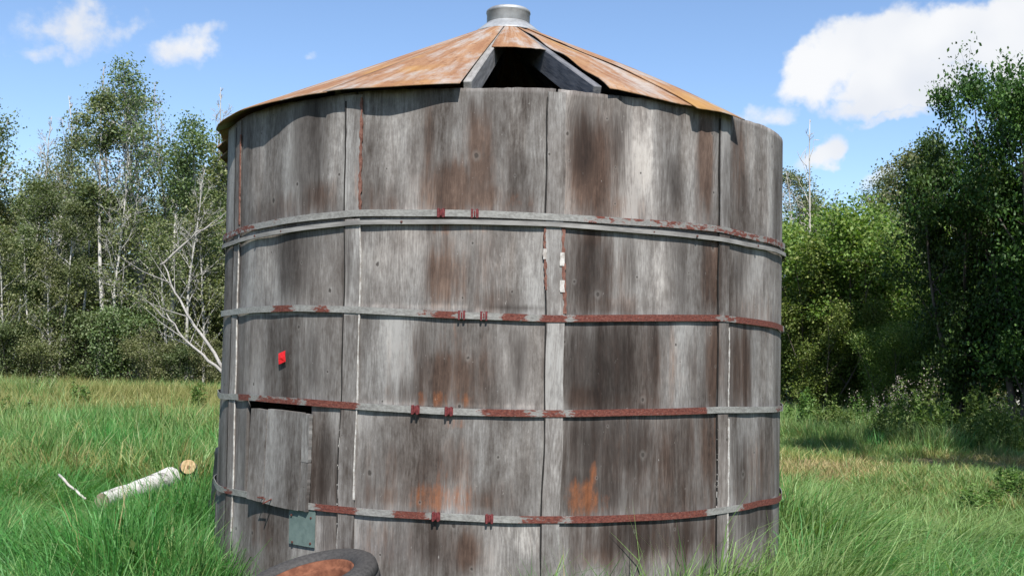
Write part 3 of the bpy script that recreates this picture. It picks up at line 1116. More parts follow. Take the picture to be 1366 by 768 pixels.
def rafter(a, r0, r1, mat, depth=.11, th=.038, drop=.008):
    p0 = cyl(a, r0, roof_z(r0) - drop)
    p1 = cyl(a, r1, roof_z(r1) - drop)
    ax = (p1 - p0)
    L = ax.length
    ax.normalize()
    side = Vector((math.cos(a), math.sin(a), 0))
    up = side.cross(ax)
    if up.z < 0:
        up = -up
    bm = bmesh.new()
    bmesh.ops.create_cube(bm, size=1.0)
    bmesh.ops.scale(bm, vec=(th, L, depth), verts=bm.verts)
    bmesh.ops.translate(bm, vec=(0, 0, -depth / 2), verts=bm.verts)
    bmesh.ops.bevel(bm, geom=list(bm.edges), offset=.004, segments=1, affect='EDGES')
    me = bpy.data.meshes.new('rafter')
    bm.to_mesh(me)
    bm.free()
    o = obj('rafter', me, mat, bin_)
    mid = (p0 + p1) / 2
    m4 = Matrix((side, ax, up)).transposed().to_4x4()
    m4.translation = mid
    o.matrix_local = m4
    return o


for k in range(16):
    if k == 0:
        rafter(A0 + R_(1.5), RB - .016, R_TOP + .05, M['rafter'], .10)
    elif k == 1:
        rafter(A0 + SEC + R_(.5), RB - .016, R_TOP + .05, M['rafterdark'], .12)
    elif k % 2 == 1:
        rafter(A0 + SEC * k, RB - .03 - (.03 if k in (3, 5) else 0), R_TOP + .05, M['rafterdark'], .09, drop=.09 if k in (3, 5) else .014)

# galvanised filler cap at the peak
cap = empty('roof_cap', (0, 0, 0))
cap.parent = bin_
zc = Z_TOP
fl = obj('cap_flange', mesh('cap_flange', *lathe([(.205, zc - .022), (.20, zc - .012), (.16, zc + .022), (.128, zc + .048), (.120, zc + .055), (.116, zc + .05), (.15, zc + .015), (.195, zc - .02)], 48, True), [M['galv']], True), None, cap)
lid = obj('cap_lid', mesh('cap_lid', *lathe([(.123, zc + .052), (.125, zc + .056), (.125, zc + .108), (.129, zc + .112), (.128, zc + .124), (.115, zc + .134), (.06, zc + .146), (.024, zc + .150), (.024, zc + .160), (.02, zc + .163), (.001, zc + .163)], 48), [M['galv']], True), None, cap)


# ------------------------------------------------------------------ vegetation builders
def gpt(px, py, z):
    d = ray(px, py)
    s = (z - CAM.z) / d.z
    return CAM + d * s


def leaves_mesh_arrays(rng, C, size, up=.5, aspect=1.5, droop=0.0):
    """C (n,3) centres -> verts (4n,3), quads (n,4), rnd (4n): little pointed leaves, folded on the midrib"""
    n = len(C)
    nrm = rng.normal(size=(n, 3))
    nrm[:, 2] += up * 1.6
    nrm /= np.linalg.norm(nrm, axis=1)[:, None]
    t = rng.normal(size=(n, 3))
    t[:, 2] -= droop
    t -= (t * nrm).sum(1)[:, None] * nrm
    t /= np.linalg.norm(t, axis=1)[:, None]
    b = np.cross(nrm, t)
    s = size * rng.uniform(.6, 1.25, n)[:, None]
    a0 = C - t * s * .5 * aspect
    a1 = C + b * s * .5 + nrm * s * .06 - t * s * .1
    a2 = C + t * s * .5 * aspect
    a3 = C - b * s * .5 + nrm * s * .06 - t * s * .1
    V = np.stack([a0, a1, a2, a3], 1).reshape(-1, 3)
    F = np.arange(4 * n).reshape(-1, 4)
    rnd = np.repeat(rng.uniform(0, 1, n), 4)
    return V, F, rnd


TW = .0065


def grow_tree(seed, H, crown_r, r0=.09, start=.3, nbr=26, sub=4, lean=(0, 0), bend=.12, elev=(25, 60), profile='ovate', fork=0, twig=True, subsub=False, nofol=0.0):
    """returns wood verts, faces, and leaf anchor points with weights"""
    rr = random.Random(seed)
    V, F, anchors = [], [], []

    def prof(t):
        if profile == 'ovate':
            return max(.12, math.sin(math.pi * min(1, max(0, (t * .92 + .08))) ** .8))
        if profile == 'round':
            return max(.25, math.sqrt(max(0, 1 - (2 * t - .85) ** 2 * .9)))
        if profile == 'top':
            return .35 + .65 * math.sin(math.pi * min(1, t ** 1.3))
        return 1.0 - .75 * t

    def path(p, d, L, n, wob, upc):
        pts = [p.copy()]
        d = d.normalized()
        for i in range(n):
            d = (d + Vector((rr.gauss(0, wob), rr.gauss(0, wob), rr.gauss(0, wob * .6) + upc))).normalized()
            pts.append(pts[-1] + d * (L / n))
        return pts

    stems = []
    if fork:
        for k in range(fork):
            az = 2 * math.pi * (k + rr.random() * .6) / fork
            sp_ = rr.uniform(.25, .65)
            stems.append((Vector((rr.uniform(-.06, .06), rr.uniform(-.06, .06), 0)), Vector((math.cos(az) * sp_, math.sin(az) * sp_, 1)), H * rr.uniform(.72, 1.0)))
    else:
        stems.append((Vector((0, 0, 0)), Vector((lean[0], lean[1], 1)), H))
    for (p0, d0_, HH) in stems:
        pts = path(p0 - Vector((0, 0, .12)), d0_, HH, 11, bend * .4, .03)
        rad = [max(.008, r0 * (1 - .90 * (i / 11)) * (1.25 if i == 0 else 1)) * (.75 if fork else 1) for i in range(12)]
        add_tube(V, F, pts, rad, 7)
        nb = nbr if not fork else max(6, nbr // fork)
        for k in range(nb):
            f = start + (1 - start) * (k + rr.random()) / nb
            f = min(.985, f)
            q = f * 11
            i = min(10, int(q))
            p = pts[i].lerp(pts[i + 1], q - i)
            rl = rad[i] * .5
            tt = (f - start) / (1 - start)
            L = crown_r * prof(tt) * rr.uniform(.65, 1.15)
            az = rr.uniform(0, 2 * math.pi)
            el = R_(rr.uniform(*elev) + 22 * tt)
            d = Vector((math.cos(az) * math.cos(el), math.sin(az) * math.cos(el), math.sin(el)))
            bp = path(p, d, L, 5, .16, .04)
            br = [max(.004, rl * (1 - .85 * j / 5)) for j in range(6)]
            add_tube(V, F, bp, br, 4, False)
            bare = rr.random() < nofol
            for s in range(sub):
                g = rr.uniform(.3, 1.0) * 5
                j = min(4, int(g))
                sp0 = bp[j].lerp(bp[j + 1], g - j)
                sd = (bp[j + 1] - bp[j]).normalized() + Vector((rr.gauss(0, .6), rr.gauss(0, .6), rr.gauss(.1, .45)))
                sL = L * rr.uniform(.25, .5)
                tp = path(sp0, sd, sL, 3, .2, .03)
                if twig:
                    add_tube(V, F, tp, [max(TW, br[j] * .55), max(TW * .9, br[j] * .4), TW * .8, TW * .5], 3, False)
                if not bare:
                    for w_ in (.35, .65, 1.0):
                        anchors.append(tp[min(3, int(w_ * 3))])
                if subsub:
                    for e_ in range(2):
                        e2 = path(tp[2], (tp[3] - tp[2]).normalized() + Vector((rr.gauss(0, .7), rr.gauss(0, .7), rr.gauss(.1, .5))), sL * .5, 2, .2, .02)
                        if twig:
                            add_tube(V, F, e2, [TW * .8, TW * .6, TW * .4], 3, False)
                        if not bare:
                            anchors.append(e2[1])
                            anchors.append(e2[2])
            if not bare:
                anchors.append(bp[5])
                anchors.append(bp[3])
    return V, F, anchors


def leaf_cloud(seed, anchors, n, sigma, size, up=.5, flat=.7, aspect=1.5, droop=0.0):
    rng = np.random.default_rng(seed)
    A = np.array([tuple(a) for a in anchors])
    w = rng.gamma(1.2, 1.0, len(A))                     # some twigs carry much more than others
    idx = rng.choice(len(A), n, p=w / w.sum())
    C = A[idx] + rng.normal(size=(n, 3)) * np.array([sigma, sigma, sigma * flat])
    C[:, 2] = np.maximum(C[:, 2], .06)
    return leaves_mesh_arrays(rng, C, size, up, aspect, droop)


PROTO = {}


def tree_proto(key, mat_bark, mat_leaf, nleaf, sigma, size, leafkw=None, **kw):
    V, F, A = grow_tree(**kw)
    tm = mesh(key + '_trunk', V, F, [mat_bark], True)
    cm = None
    if nleaf:
        lv, lf, lr = leaf_cloud(kw['seed'] + 500, A, nleaf, sigma, size, **(leafkw or {}))
        cm = np_mesh(key + '_crown', lv, [lf], [mat_leaf], attrs={'rnd': lr})
    PROTO[key] = (tm, cm, max(v[2] for v in V))


def hz(px):
    return 455.0 + (px - 672.0) * math.tan(ROLL)


def spot(px, d):
    x = CAM.x + (px - 683.0) / FPX * d
    y = CAM.y + d
    return x, y


def top_h(px, py, d):
    return CAM.z + (hz(px) - py) / FPX * d


def plant(name, key, x, y, h, rot, label, cat, group=None, lean=(0, 0), wide=1.0):
    tm, cm, H = PROTO[key]
    o = empty(name, (x, y, gz(x, y)))
    s = h / H
    o.scale = (s * wide, s * wide, s)
    o.rotation_euler = (lean[0], lean[1], rot)
    obj('trunk', tm, None, o)
    if cm is not None:
        obj('crown', cm, None, o)
    tag(o, label, cat, group)
    return o


TW = .0075
# ---- prototypes, left wood (8-9 m poplars and birches about 27 m away)
tree_proto('poplar_a', M['birch'], M['leaf_left'], 6200, .20, .050, seed=11, H=8.5, crown_r=1.9, r0=.105, start=.28, nbr=34, sub=5, nofol=.5, elev=(25, 60), subsub=True)
tree_proto('poplar_b', M['aspen'], M['leaf_left2'], 7000, .20, .050, seed=12, H=8.0, crown_r=1.5, r0=.085, start=.32, nbr=28, sub=5, nofol=.3, subsub=True)
tree_proto('birch_a', M['birch'], M['leaf_left'], 5600, .18, .050, seed=13, H=7.0, crown_r=1.25, r0=.080, start=.42, nbr=24, sub=4, nofol=.25)
tree_proto('birch_b', M['birch'], M['leaf_left2'], 6500, .16, .052, seed=14, H=7.0, crown_r=1.0, r0=.070, start=.52, nbr=20, sub=4, nofol=.3, profile='top')
tree_proto('sapling_green', M['aspen'], M['leaf_olive'], 4200, .20, .050, seed=15, H=5.0, crown_r=1.2, r0=.05, start=.12, nbr=30, sub=4)
tree_proto('dead_a', M['aspen'], None, 0, 0, 0, seed=16, H=7.5, crown_r=1.1, r0=.065, start=.35, nbr=26, sub=5, elev=(35, 65), subsub=True)
tree_proto('dead_b', M['deadwood'], None, 0, 0, 0, seed=17, H=7.5, crown_r=.9, r0=.06, start=.45, nbr=20, sub=4, elev=(40, 70), subsub=True)
tree_proto('bush_green', M['bark'], M['leaf_left'], 11000, .17, .050, seed=18, H=2.6, crown_r=1.2, r0=.03, start=.05, nbr=30, sub=4, fork=5, profile='round')
tree_proto('bush_olive', M['bark'], M['leaf_olive'], 10000, .18, .050, seed=19, H=2.8, crown_r=1.1, r0=.03, start=.05, nbr=28, sub=4, fork=5, profile='round')

# (name, proto, x px, distance, top y px, label, category, lean)
LEFT = [
    ('poplar_tree', 'poplar_a', 186, 26.0, 98, 'tallest poplar left of the bin with bright white trunk and ragged crown', 'tree', 0),
    ('poplar_tree', 'poplar_b', 204, 26.8, 120, 'grey-trunked poplar rising just right of the tallest white-trunked poplar', 'tree', 0),
    ('birch_tree', 'birch_b', 136, 24.8, 112, 'slim white birch, trunk clear down to the grass, leafy tuft on top', 'tree', 0),
    ('poplar_tree', 'poplar_b', 96, 26.5, 172, 'leafy poplar between the slim birch and the bare grey trees on the left', 'tree', 0),
    ('dead_tree', 'dead_a', 40, 28.5, 146, 'bare grey dead tree with upright twigs near the left edge', 'tree', 0),
    ('dead_tree', 'dead_b', 14, 28.0, 200, 'thin bare dead tree at the far left edge', 'tree', 0),
    ('poplar_tree', 'birch_a', -12, 25.0, 118, 'poplar cut by the left edge of the picture', 'tree', 0),
    ('birch_tree', 'birch_a', 62, 26.0, 250, 'short white-stemmed birch below the bare dead tree', 'tree', .05),
    ('dead_tree', 'dead_b', 246, 28.0, 118, 'bare thin poplar sticking up right of the tallest poplar crown', 'tree', 0),
    ('poplar_tree', 'birch_a', 262, 26.5, 172, 'leafy poplar nearest the bin wall on its left', 'tree', 0),
    ('dead_tree', 'dead_a', 300, 29.0, 122, 'bare dead tree whose twigs show above the left eave of the bin', 'tree', 0),
    ('dead_tree', 'dead_b', 168, 28.0, 100, 'bare spiky stem behind the leafy tuft of the slim birch', 'tree', 0),
    ('birch_tree', 'birch_b', 24, 25.5, 235, 'white birch stem with a low thin crown at the left edge of the wood', 'tree', -.04),
    ('poplar_tree', 'poplar_a', 286, 30.0, 190, 'wide dull poplar half hidden behind the left edge of the bin', 'tree', 0),
    ('birch_tree', 'birch_b', 82, 24.3, 262, 'thin white birch stem between the short birch and slim tall birch', 'tree', .03),
    ('birch_tree', 'birch_b', 112, 25.2, 240, 'thin white birch stem just left of the slim tall birch', 'tree', -.03),
    ('birch_tree', 'birch_b', 46, 24.6, 300, 'low thin white birch stem near the bare grey dead tree', 'tree', .06),
    ('birch_tree', 'birch_a', 232, 25.0, 205, 'white birch stem behind the leaning dead trunks', 'tree', -.02),
    ('dead_tree', 'dead_a', 150, 24.6, 190, 'bare grey twiggy tree between the slim birch and the tallest poplar', 'tree', 0),
    ('dead_tree', 'dead_a', 252, 25.0, 215, 'bare grey twiggy tree above the leaning dead trunks', 'tree', 0),
    ('dead_tree', 'dead_a', 104, 27.6, 128, 'bare twiggy tree top behind the leafy poplar on the left', 'tree', 0),
    ('sapling', 'sapling_green', 225, 24.5, 300, 'dull green sapling under the tallest poplar, beside the leaning dead trunk', 'tree', 0),
    ('sapling', 'sapling_green', 70, 24.0, 330, 'dull green sapling in front of the leafy poplar on the left', 'tree', 0),
    ('sapling', 'sapling_green', 160, 25.0, 285, 'dull green sapling between slim birch and the tallest poplar', 'tree', 0),
    ('sapling', 'sapling_green', 8, 24.0, 310, 'dull green sapling at the left edge of the wood', 'tree', 0),
    ('sapling', 'sapling_green', 275, 25.5, 270, 'dull green sapling just left of the bin behind the leaning dead trunks', 'tree', 0),
]
rl_ = random.Random(7)
for i, (nm, key, px, d, py, lab, cat, ln) in enumerate(LEFT):
    x, y = spot(px, d)
    plant(nm, key, x, y, top_h(px, py, d), rl_.uniform(0, 6.28), lab, cat, 'trees of the wood left of the bin', (0, ln))
BUSH = [(18, 23.8, 428, 'bush_green', 'leafy bush at the far left foot of the wood'), (58, 23.9, 445, 'bush_olive', 'olive bush second from the left edge at the foot of the wood'),
        (100, 24.6, 405, 'bush_green', 'leafy bush just left of the slim white birch trunk'), (160, 24.6, 400, 'bush_green', 'leafy bush just right of the slim white birch trunk'),
        (205, 23.6, 440, 'bush_olive', 'olive bush below the tallest poplar'), (240, 23.8, 458, 'bush_green', 'low leafy bush below the leaning dead trunks'),
        (285, 24.2, 448, 'bush_olive', 'olive bush beside the left wall of the bin')]
for i, (px, d, py, key, lab) in enumerate(BUSH):
    x, y = spot(px, d)
    plant('bush', key, x, y, top_h(px, py, d), rl_.uniform(0, 6.28), lab, 'bush', 'bushes at the foot of the left wood')


# leaning bleached dead trunks
def at_depth(px, py, d):
    v = ray(px, py)
    return CAM + v * (d / v.y)


def pole(name, pts, rad, mat, label, cat, group=None, twigs=0, seed=1, wob=.02):
    rr = random.Random(seed)
    base = pts[0]
    V, F = [], []
    P = [p - base for p in pts]
    # refine with a little wobble
    Q = []
    for a, b in zip(P[:-1], P[1:]):
        for k in range(4):
            Q.append(a.lerp(b, k / 4) + Vector((rr.gauss(0, wob), rr.gauss(0, wob), rr.gauss(0, wob))))
    Q.append(P[-1])
    n = len(Q)
    add_tube(V, F, Q, [rad[0] + (rad[1] - rad[0]) * i / (n - 1) for i in range(n)], 7)
    for k in range(twigs):
        i = rr.randrange(n // 3, n - 1)
        d = (Q[i + 1] - Q[i]).normalized() + Vector((rr.gauss(0, .6), rr.gauss(0, .6), rr.gauss(.2, .5)))
        L = rr.uniform(.3, .9)
        add_tube(V, F, [Q[i], Q[i] + d * L * .5, Q[i] + d * L + Vector((0, 0, rr.uniform(0, .15)))], [.012, .008, .003], 4, False)
    o = obj(name, mesh(name, V, F, [mat], True), None, None, base)
    tag(o, label, cat, group)
    return o


pole('dead_tree', [at_depth(300, 497, 22.8), at_depth(268, 445, 23.2), at_depth(240, 400, 23.6), at_depth(218, 352, 24)], (.042, .014), M['deadwood'],
     'bleached dead trunk leaning left up from beside the bin into the poplars', 'dead trunk', 'leaning dead trunks', 7, 3)
pole('dead_tree', [at_depth(300, 500, 22.6), at_depth(272, 475, 22.9), at_depth(245, 450, 23.2), at_depth(222, 418, 23.5)], (.038, .014), M['deadwood'],
     'lower bleached dead trunk leaning left beneath the longer one', 'dead trunk', 'leaning dead trunks', 5, 4)
pole('dead_branch', [at_depth(216, 354, 24), at_depth(240, 330, 24), at_depth(262, 312, 24), at_depth(282, 297, 24)], (.03, .012), M['deadwood'],
     'bleached branch slanting up to the right from the top of the leaning dead trunk', 'branch', None, 4, 5)

# ---- prototypes, right side
TW = .004
tree_proto('maple_a', M['bark'], M['leaf_maple'], 60000, .17, .060, dict(up=.7, flat=.6, droop=.5), seed=31, H=6.0, crown_r=2.1, r0=.13, start=.08, nbr=60, sub=6, fork=5, profile='round', subsub=True, elev=(5, 50))
tree_proto('maple_b', M['bark'], M['leaf_maple'], 60000, .19, .062, dict(up=.7, flat=.6, droop=.5), seed=32, H=7.0, crown_r=2.3, r0=.15, start=.10, nbr=60, sub=6, fork=4, profile='round', subsub=True, elev=(5, 50))
tree_proto('willow_a', M['bark'], M['leaf_bush'], 34000, .15, .048, dict(up=.6, flat=.7), seed=33, H=3.8, crown_r=1.5, r0=.05, start=.05, nbr=48, sub=5, fork=6, profile='round', subsub=True)
tree_proto('aspen_r', M['deadwood'], M['leaf_olive'], 9000, .18, .052, seed=34, H=6.5, crown_r=1.2, r0=.07, start=.4, nbr=26, sub=5, nofol=.2, subsub=True)
TW = .008
tree_proto('dead_thin', M['stick'], None, 0, 0, 0, seed=41, H=6.5, crown_r=.75, r0=.055, start=.62, nbr=9, sub=2, bend=.03, elev=(45, 70))
RIGHT = [
    ('maple_tree', 'maple_a', 1280, 17.0, 168, 'dark leafy maple with lit top, left of the tallest tree on the right', 'tree', .62),
    ('maple_tree', 'maple_b', 1362, 16.0, 66, 'tallest dark maple, cut by the right edge of the picture', 'tree', .62),
    ('maple_tree', 'maple_a', 1450, 15.5, 120, 'dark maple mostly beyond the right edge of the picture', 'tree', .8),
    ('aspen_tree', 'aspen_r', 1196, 24.0, 196, 'sparse grey-green aspen behind the left shoulder of the dark maple', 'tree', 1.0),
    ('willow_shrub', 'willow_a', 1075, 21.0, 300, 'bright green willow shrub next to the right wall of the bin', 'shrub', 1.0),
    ('willow_shrub', 'willow_a', 1122, 21.0, 268, 'bright green willow shrub in the middle of the gap right of the bin', 'shrub', 1.0),
    ('willow_shrub', 'willow_a', 1168, 20.0, 300, 'bright green willow shrub against the dark maple', 'shrub', 1.0),
    ('willow_shrub', 'willow_a', 1098, 19.8, 385, 'low green willow shrub in front of the bright willows', 'shrub', 1.0),
    ('willow_shrub', 'willow_a', 1192, 18.2, 425, 'small lit willow shrub at the foot of the dark maple', 'shrub', .9),
    ('dead_tree', 'dead_thin', 1084, 21.0, 158, 'tall thin bare dead sapling just right of the bin', 'tree', 1.0),
    ('dead_tree', 'dead_a', 1058, 24.5, 220, 'low bare grey tree touching the right wall of the bin', 'tree', 1.0),
    ('poplar_tree', 'poplar_b', 1112, 26.0, 232, 'dull poplar behind the willows, nearest the bin on its right', 'tree', 1.2),
    ('poplar_tree', 'poplar_a', 1150, 27.0, 238, 'dull poplar behind the middle willow', 'tree', 1.1),
    ('poplar_tree', 'birch_a', 1180, 26.0, 262, 'small dull poplar below the sparse grey-green aspen', 'tree', 1.2),
]
RIGHT.append(('maple_tree', 'maple_b', 1950, 9.2, -420, 'maple standing beyond the right edge of the picture, shading the track', 'tree', .9))
for i, (nm, key, px, d, py, lab, cat, wd) in enumerate(RIGHT):
    x, y = spot(px, d)
    plant(nm, key, x, y, top_h(px, py, d), rl_.uniform(0, 6.28), lab, cat, 'trees and shrubs right of the bin', (0, 0), wd)


# ------------------------------------------------------------------ scattered stuff (geometry-node instances)
def hidden_collection(name, meshes):
    c = bpy.data.collections.new(name)
    for i, me in enumerate(meshes):
        c.objects.link(bpy.data.objects.new('%s_%02d' % (name, i), me))
    return c


def scatter(name, coll, P, idx, rot, scl):
    me = bpy.data.meshes.new(name)
    P = np.asarray(P, dtype=np.float32)
    me.vertices.add(len(P))
    me.vertices.foreach_set('co', P.ravel())
    a = me.attributes.new('idx', 'INT', 'POINT')
    a.data.foreach_set('value', np.asarray(idx, dtype=np.int32))
    a = me.attributes.new('rot', 'FLOAT_VECTOR', 'POINT')
    a.data.foreach_set('vector', np.asarray(rot, dtype=np.float32).ravel())
    a = me.attributes.new('scl', 'FLOAT_VECTOR', 'POINT')
    a.data.foreach_set('vector', np.asarray(scl, dtype=np.float32).ravel())
    o = obj(name, me)
    g = bpy.data.node_groups.new(name + '_scatter', 'GeometryNodeTree')
    g.interface.new_socket('Geometry', in_out='INPUT', socket_type='NodeSocketGeometry')
    g.interface.new_socket('Geometry', in_out='OUTPUT', socket_type='NodeSocketGeometry')
    N, L = g.nodes, g.links
    gi, go = N.new('NodeGroupInput'), N.new('NodeGroupOutput')
    ci = N.new('GeometryNodeCollectionInfo')
    ci.inputs['Collection'].default_value = coll
    ci.inputs['Separate Children'].default_value = True
    ci.inputs['Reset Children'].default_value = True
    ip = N.new('GeometryNodeInstanceOnPoints')
    ip.inputs['Pick Instance'].default_value = True

    def na(nm, ty):
        n = N.new('GeometryNodeInputNamedAttribute')
        n.data_type = ty
        n.inputs['Name'].default_value = nm
        return n.outputs[0]

    er = N.new('FunctionNodeEulerToRotation')
    L.new(na('rot', 'FLOAT_VECTOR'), er.inputs[0])
    L.new(gi.outputs[0], ip.inputs['Points'])
    L.new(ci.outputs[0], ip.inputs['Instance'])
    L.new(na('idx', 'INT'), ip.inputs['Instance Index'])
    L.new(er.outputs[0], ip.inputs['Rotation'])
    L.new(na('scl', 'FLOAT_VECTOR'), ip.inputs['Scale'])
    L.new(ip.outputs[0], go.inputs[0])
    m = o.modifiers.new('scatter', 'NODES')
    m.node_group = g
    return o


def grass_clump(seed, n, h, rad, mat, width=.006, bend=(.2, .9), wind=(0, 0), seedhead=0.0, lodged=0.0):
    rng = np.random.default_rng(seed)
    az = rng.uniform(0, 2 * np.pi, n)
    rr_ = rad * np.sqrt(rng.uniform(0, 1, n))
    base = np.stack([rr_ * np.cos(az), rr_ * np.sin(az), np.full(n, -.02)], 1)
    hh = h * rng.uniform(.45, 1.1, n)
    da = az + rng.normal(0, .9, n)
    dirv = np.stack([np.cos(da), np.sin(da)], 1) * rng.uniform(.3, 1.0, n)[:, None] + np.array(wind)
    bd = rng.uniform(bend[0], bend[1], n) * hh
    side = np.stack([-np.sin(da), np.cos(da), np.zeros(n)], 1)
    # random blade twist so that edges are not all seen alike
    tw = rng.uniform(0, np.pi, n)
    side = side * np.cos(tw)[:, None] + np.stack([np.cos(da), np.sin(da), np.zeros(n)], 1) * np.sin(tw)[:, None]
    w = width * rng.uniform(.6, 1.3, n)
    V, rnd = [], []
    ts = (0, .35, .7, 1.0)
    lev = []
    for t in ts:
        z = hh * (t - (.25 + lodged) * t ** 2.4 * rng.uniform(.4, 1.2, n))
        off = dirv * (bd * t ** 1.9)[:, None]
        lev.append(base + np.stack([off[:, 0], off[:, 1], z], 1))
    ww = (.75, 1.0, .7)
    for k in range(3):
        V.append(lev[k] - side * (w * ww[k] * .5)[:, None])
        V.append(lev[k] + side * (w * ww[k] * .5)[:, None])
    V.append(lev[3])
    Vs = np.stack(V, 1).reshape(-1, 3)
    b = np.arange(n)[:, None] * 7
    Q = np.concatenate([b + np.array([[0, 1, 3, 2]]), b + np.array([[2, 3, 5, 4]])])
    T = b + np.array([[4, 5, 6]])
    rnd = np.repeat(np.clip(rng.beta(1.6, 2.2, n), 0, 1), 7)
    return np_mesh('grass_clump', Vs, [Q, T], [mat], attrs={'rnd': rnd})


def weed_mesh(seed, h, nstem, mats, fluff=False, leafsize=.05, perstem=36, spread=.16):
    rr = random.Random(seed)
    rng = np.random.default_rng(seed)
    V, F, C, FL = [], [], [], []
    for s in range(nstem):
        az = rr.uniform(0, 6.28)
        b = Vector((math.cos(az), math.sin(az), 0)) * rr.uniform(0, spread)
        hh = h * rr.uniform(.6, 1.05)
        tip = b + Vector((math.cos(az), math.sin(az), 0)) * rr.uniform(0, .22) * hh + Vector((0, 0, hh))
        mid = b.lerp(tip, .5) + Vector((rr.gauss(0, .02), rr.gauss(0, .02), .02))
        pts = [b - Vector((0, 0, .03)), mid, tip]
        add_tube(V, F, pts, [.006, .005, .002], 4, False)
        for k in range(perstem):
            f = rr.uniform(.12, 1.0)
            p = b.lerp(mid, f * 2) if f < .5 else mid.lerp(tip, f * 2 - 1)
            a2 = rr.uniform(0, 6.28)
            sp_ = rr.uniform(.01, .10) * (1.15 - f * .6)
            C.append(tuple(p + Vector((math.cos(a2) * sp_, math.sin(a2) * sp_, rr.uniform(-.03, .03)))))
        if fluff:
            for k in range(26):
                FL.append(tuple(tip + Vector((rr.gauss(0, .05), rr.gauss(0, .05), rr.gauss(-.05, .07)))))
    n0 = len(V)
    lv, lf, lr = leaves_mesh_arrays(rng, np.array(C), leafsize, .4, 2.4, .3)
    Vn = np.concatenate([np.array(V), lv])
    qs = np.array([f for f in F if len(f) == 4])
    Fs = [qs, lf + n0]
    rnd = np.concatenate([np.full(n0, .3), lr])
    mi = [0] * (len(qs) + len(lf))
    if FL:
        fv, ff, fr = leaves_mesh_arrays(rng, np.array(FL), .02, .2, 1.0)
        Fs.append(ff + len(Vn))
        Vn = np.concatenate([Vn, fv])
        rnd = np.concatenate([rnd, fr])
        mi += [1] * len(ff)
    return np_mesh('weed', Vn, Fs, mats, attrs={'rnd': rnd}, matidx=mi)


rg = np.random.default_rng(21)


def field(n, x0, x1, y0, y1, keep=None):
    x = rg.uniform(x0, x1, n)
    y = rg.uniform(y0, y1, n)
    d = y - CAM.y
    vis = (d > 1.2) & (np.abs((x - CAM.x) / np.maximum(d, .1)) < .60) & (np.hypot(x, y) > RB + .04)
    # nothing is seen straight behind the bin
    lat = np.abs(x / np.maximum(d, .1))
    vis &= ~((y > .5) & (lat < .20))
    if keep is not None:
        vis &= keep(x, y)
    return x[vis], y[vis]


def lay(name, coll, nidx, x, y, smin, smax, label, idxf=None, hmul=None, tilt=.12, windrot=False):
    n = len(x)
    z = np.array([gz(a, b) for a, b in zip(x, y)])
    idx = rg.integers(0, nidx, n) if idxf is None else idxf(x, y)
    rot = np.stack([rg.normal(0, tilt * 1.2, n), rg.normal(0, tilt * 1.2, n), rg.uniform(0, 6.28, n) if not windrot else rg.normal(0, .5, n)], 1)
    s = rg.uniform(smin, smax, n) * (.78 + .42 * np.clip(nz2(np.asarray(x), np.asarray(y), 2.3, 1.1), 0, 1))
    hm = np.ones(n) if hmul is None else hmul(x, y)
    o = scatter(name, coll, np.stack([x, y, z], 1), idx, rot, np.stack([s, s, s * hm], 1))
    tag(o, label, 'grass', kind='stuff')
    return o


def nz2(x, y, s, k):
    return .5 + .25 * (np.sin(x * s + k) * np.cos(y * s * 1.3 + 2 * k) + np.sin(x * s * 2.3 + y * s * 1.7 + k * 3) * .6 + np.cos(y * s * 3.1 - x * s * 1.1 + k) * .4)


def px_of(x, y):
    return 683 + (x - CAM.x) / (y - CAM.y) * FPX


lush = [grass_clump(60 + i, 58, .45, .13, M['g_lush'], .0062, (.25, 1.0), (.25, -.1), lodged=.15) for i in range(6)]
lush += [grass_clump(70 + i, 52, .43, .13, M['g_pale'], .006, (.3, 1.1), (.35, -.15), lodged=.2) for i in range(3)]
lush[4] = grass_clump(64, 46, .40, .14, M['g_lush'], .0075, (.7, 1.4), (.3, -.2), lodged=.3)
lush[7] = grass_clump(77, 44, .40, .14, M['g_pale'], .007, (.7, 1.4), (.5, -.3), lodged=.3)
lush += [grass_clump(80, 10, .55, .14, M['g_straw'], .005, (.1, .8), (.2, 0))]
lush += [weed_mesh(230 + i, .22, 6, [M['weed']], False, .032, 12, .10) for i in range(2)]
c_lush = hidden_collection('lush_clump', lush)
mead = [grass_clump(90 + i, 44, .48, .18, M['g_pale'], .010, (.15, .8), (.15, 0)) for i in range(4)]
mead += [grass_clump(100 + i, 40, .50, .18, M['g_dry'], .010, (.15, .8), (.15, 0)) for i in range(4)]
mead += [grass_clump(110 + i, 40, .44, .18, M['g_lush'], .011, (.2, .9), (.1, 0)) for i in range(2)]
c_mead = hidden_collection('meadow_clump', mead)
mown = [grass_clump(120 + i, 40, .15, .14, M['g_dry'], .006, (.3, 1.4)) for i in range(3)]
mown += [grass_clump(130 + i, 40, .17, .14, M['g_pale'], .006, (.3, 1.4)) for i in range(3)]
mown += [grass_clump(140 + i, 26, .12, .15, M['g_straw'], .005, (.5, 1.8)) for i in range(2)]
c_mown = hidden_collection('mown_clump', mown)


def lush_keep_left(x, y):
    return (x < -.55) & (y < 4.2 + .8 * np.sin(x * 1.1)) & ~((np.hypot(x + .75, y + 1.71) < .34))


def lush_idx(x, y):
    u = rg.uniform(0, 1, len(x))
    i = rg.integers(0, 6, len(x))
    pale = nz2(x, y, 1.3, .7) + rg.normal(0, .12, len(x)) > .62
    i = np.where(pale, rg.integers(6, 9, len(x)), i)
    i = np.where(u > .94, 9, i)
    return np.where(u > .975, rg.integers(10, 12, len(x)), i)


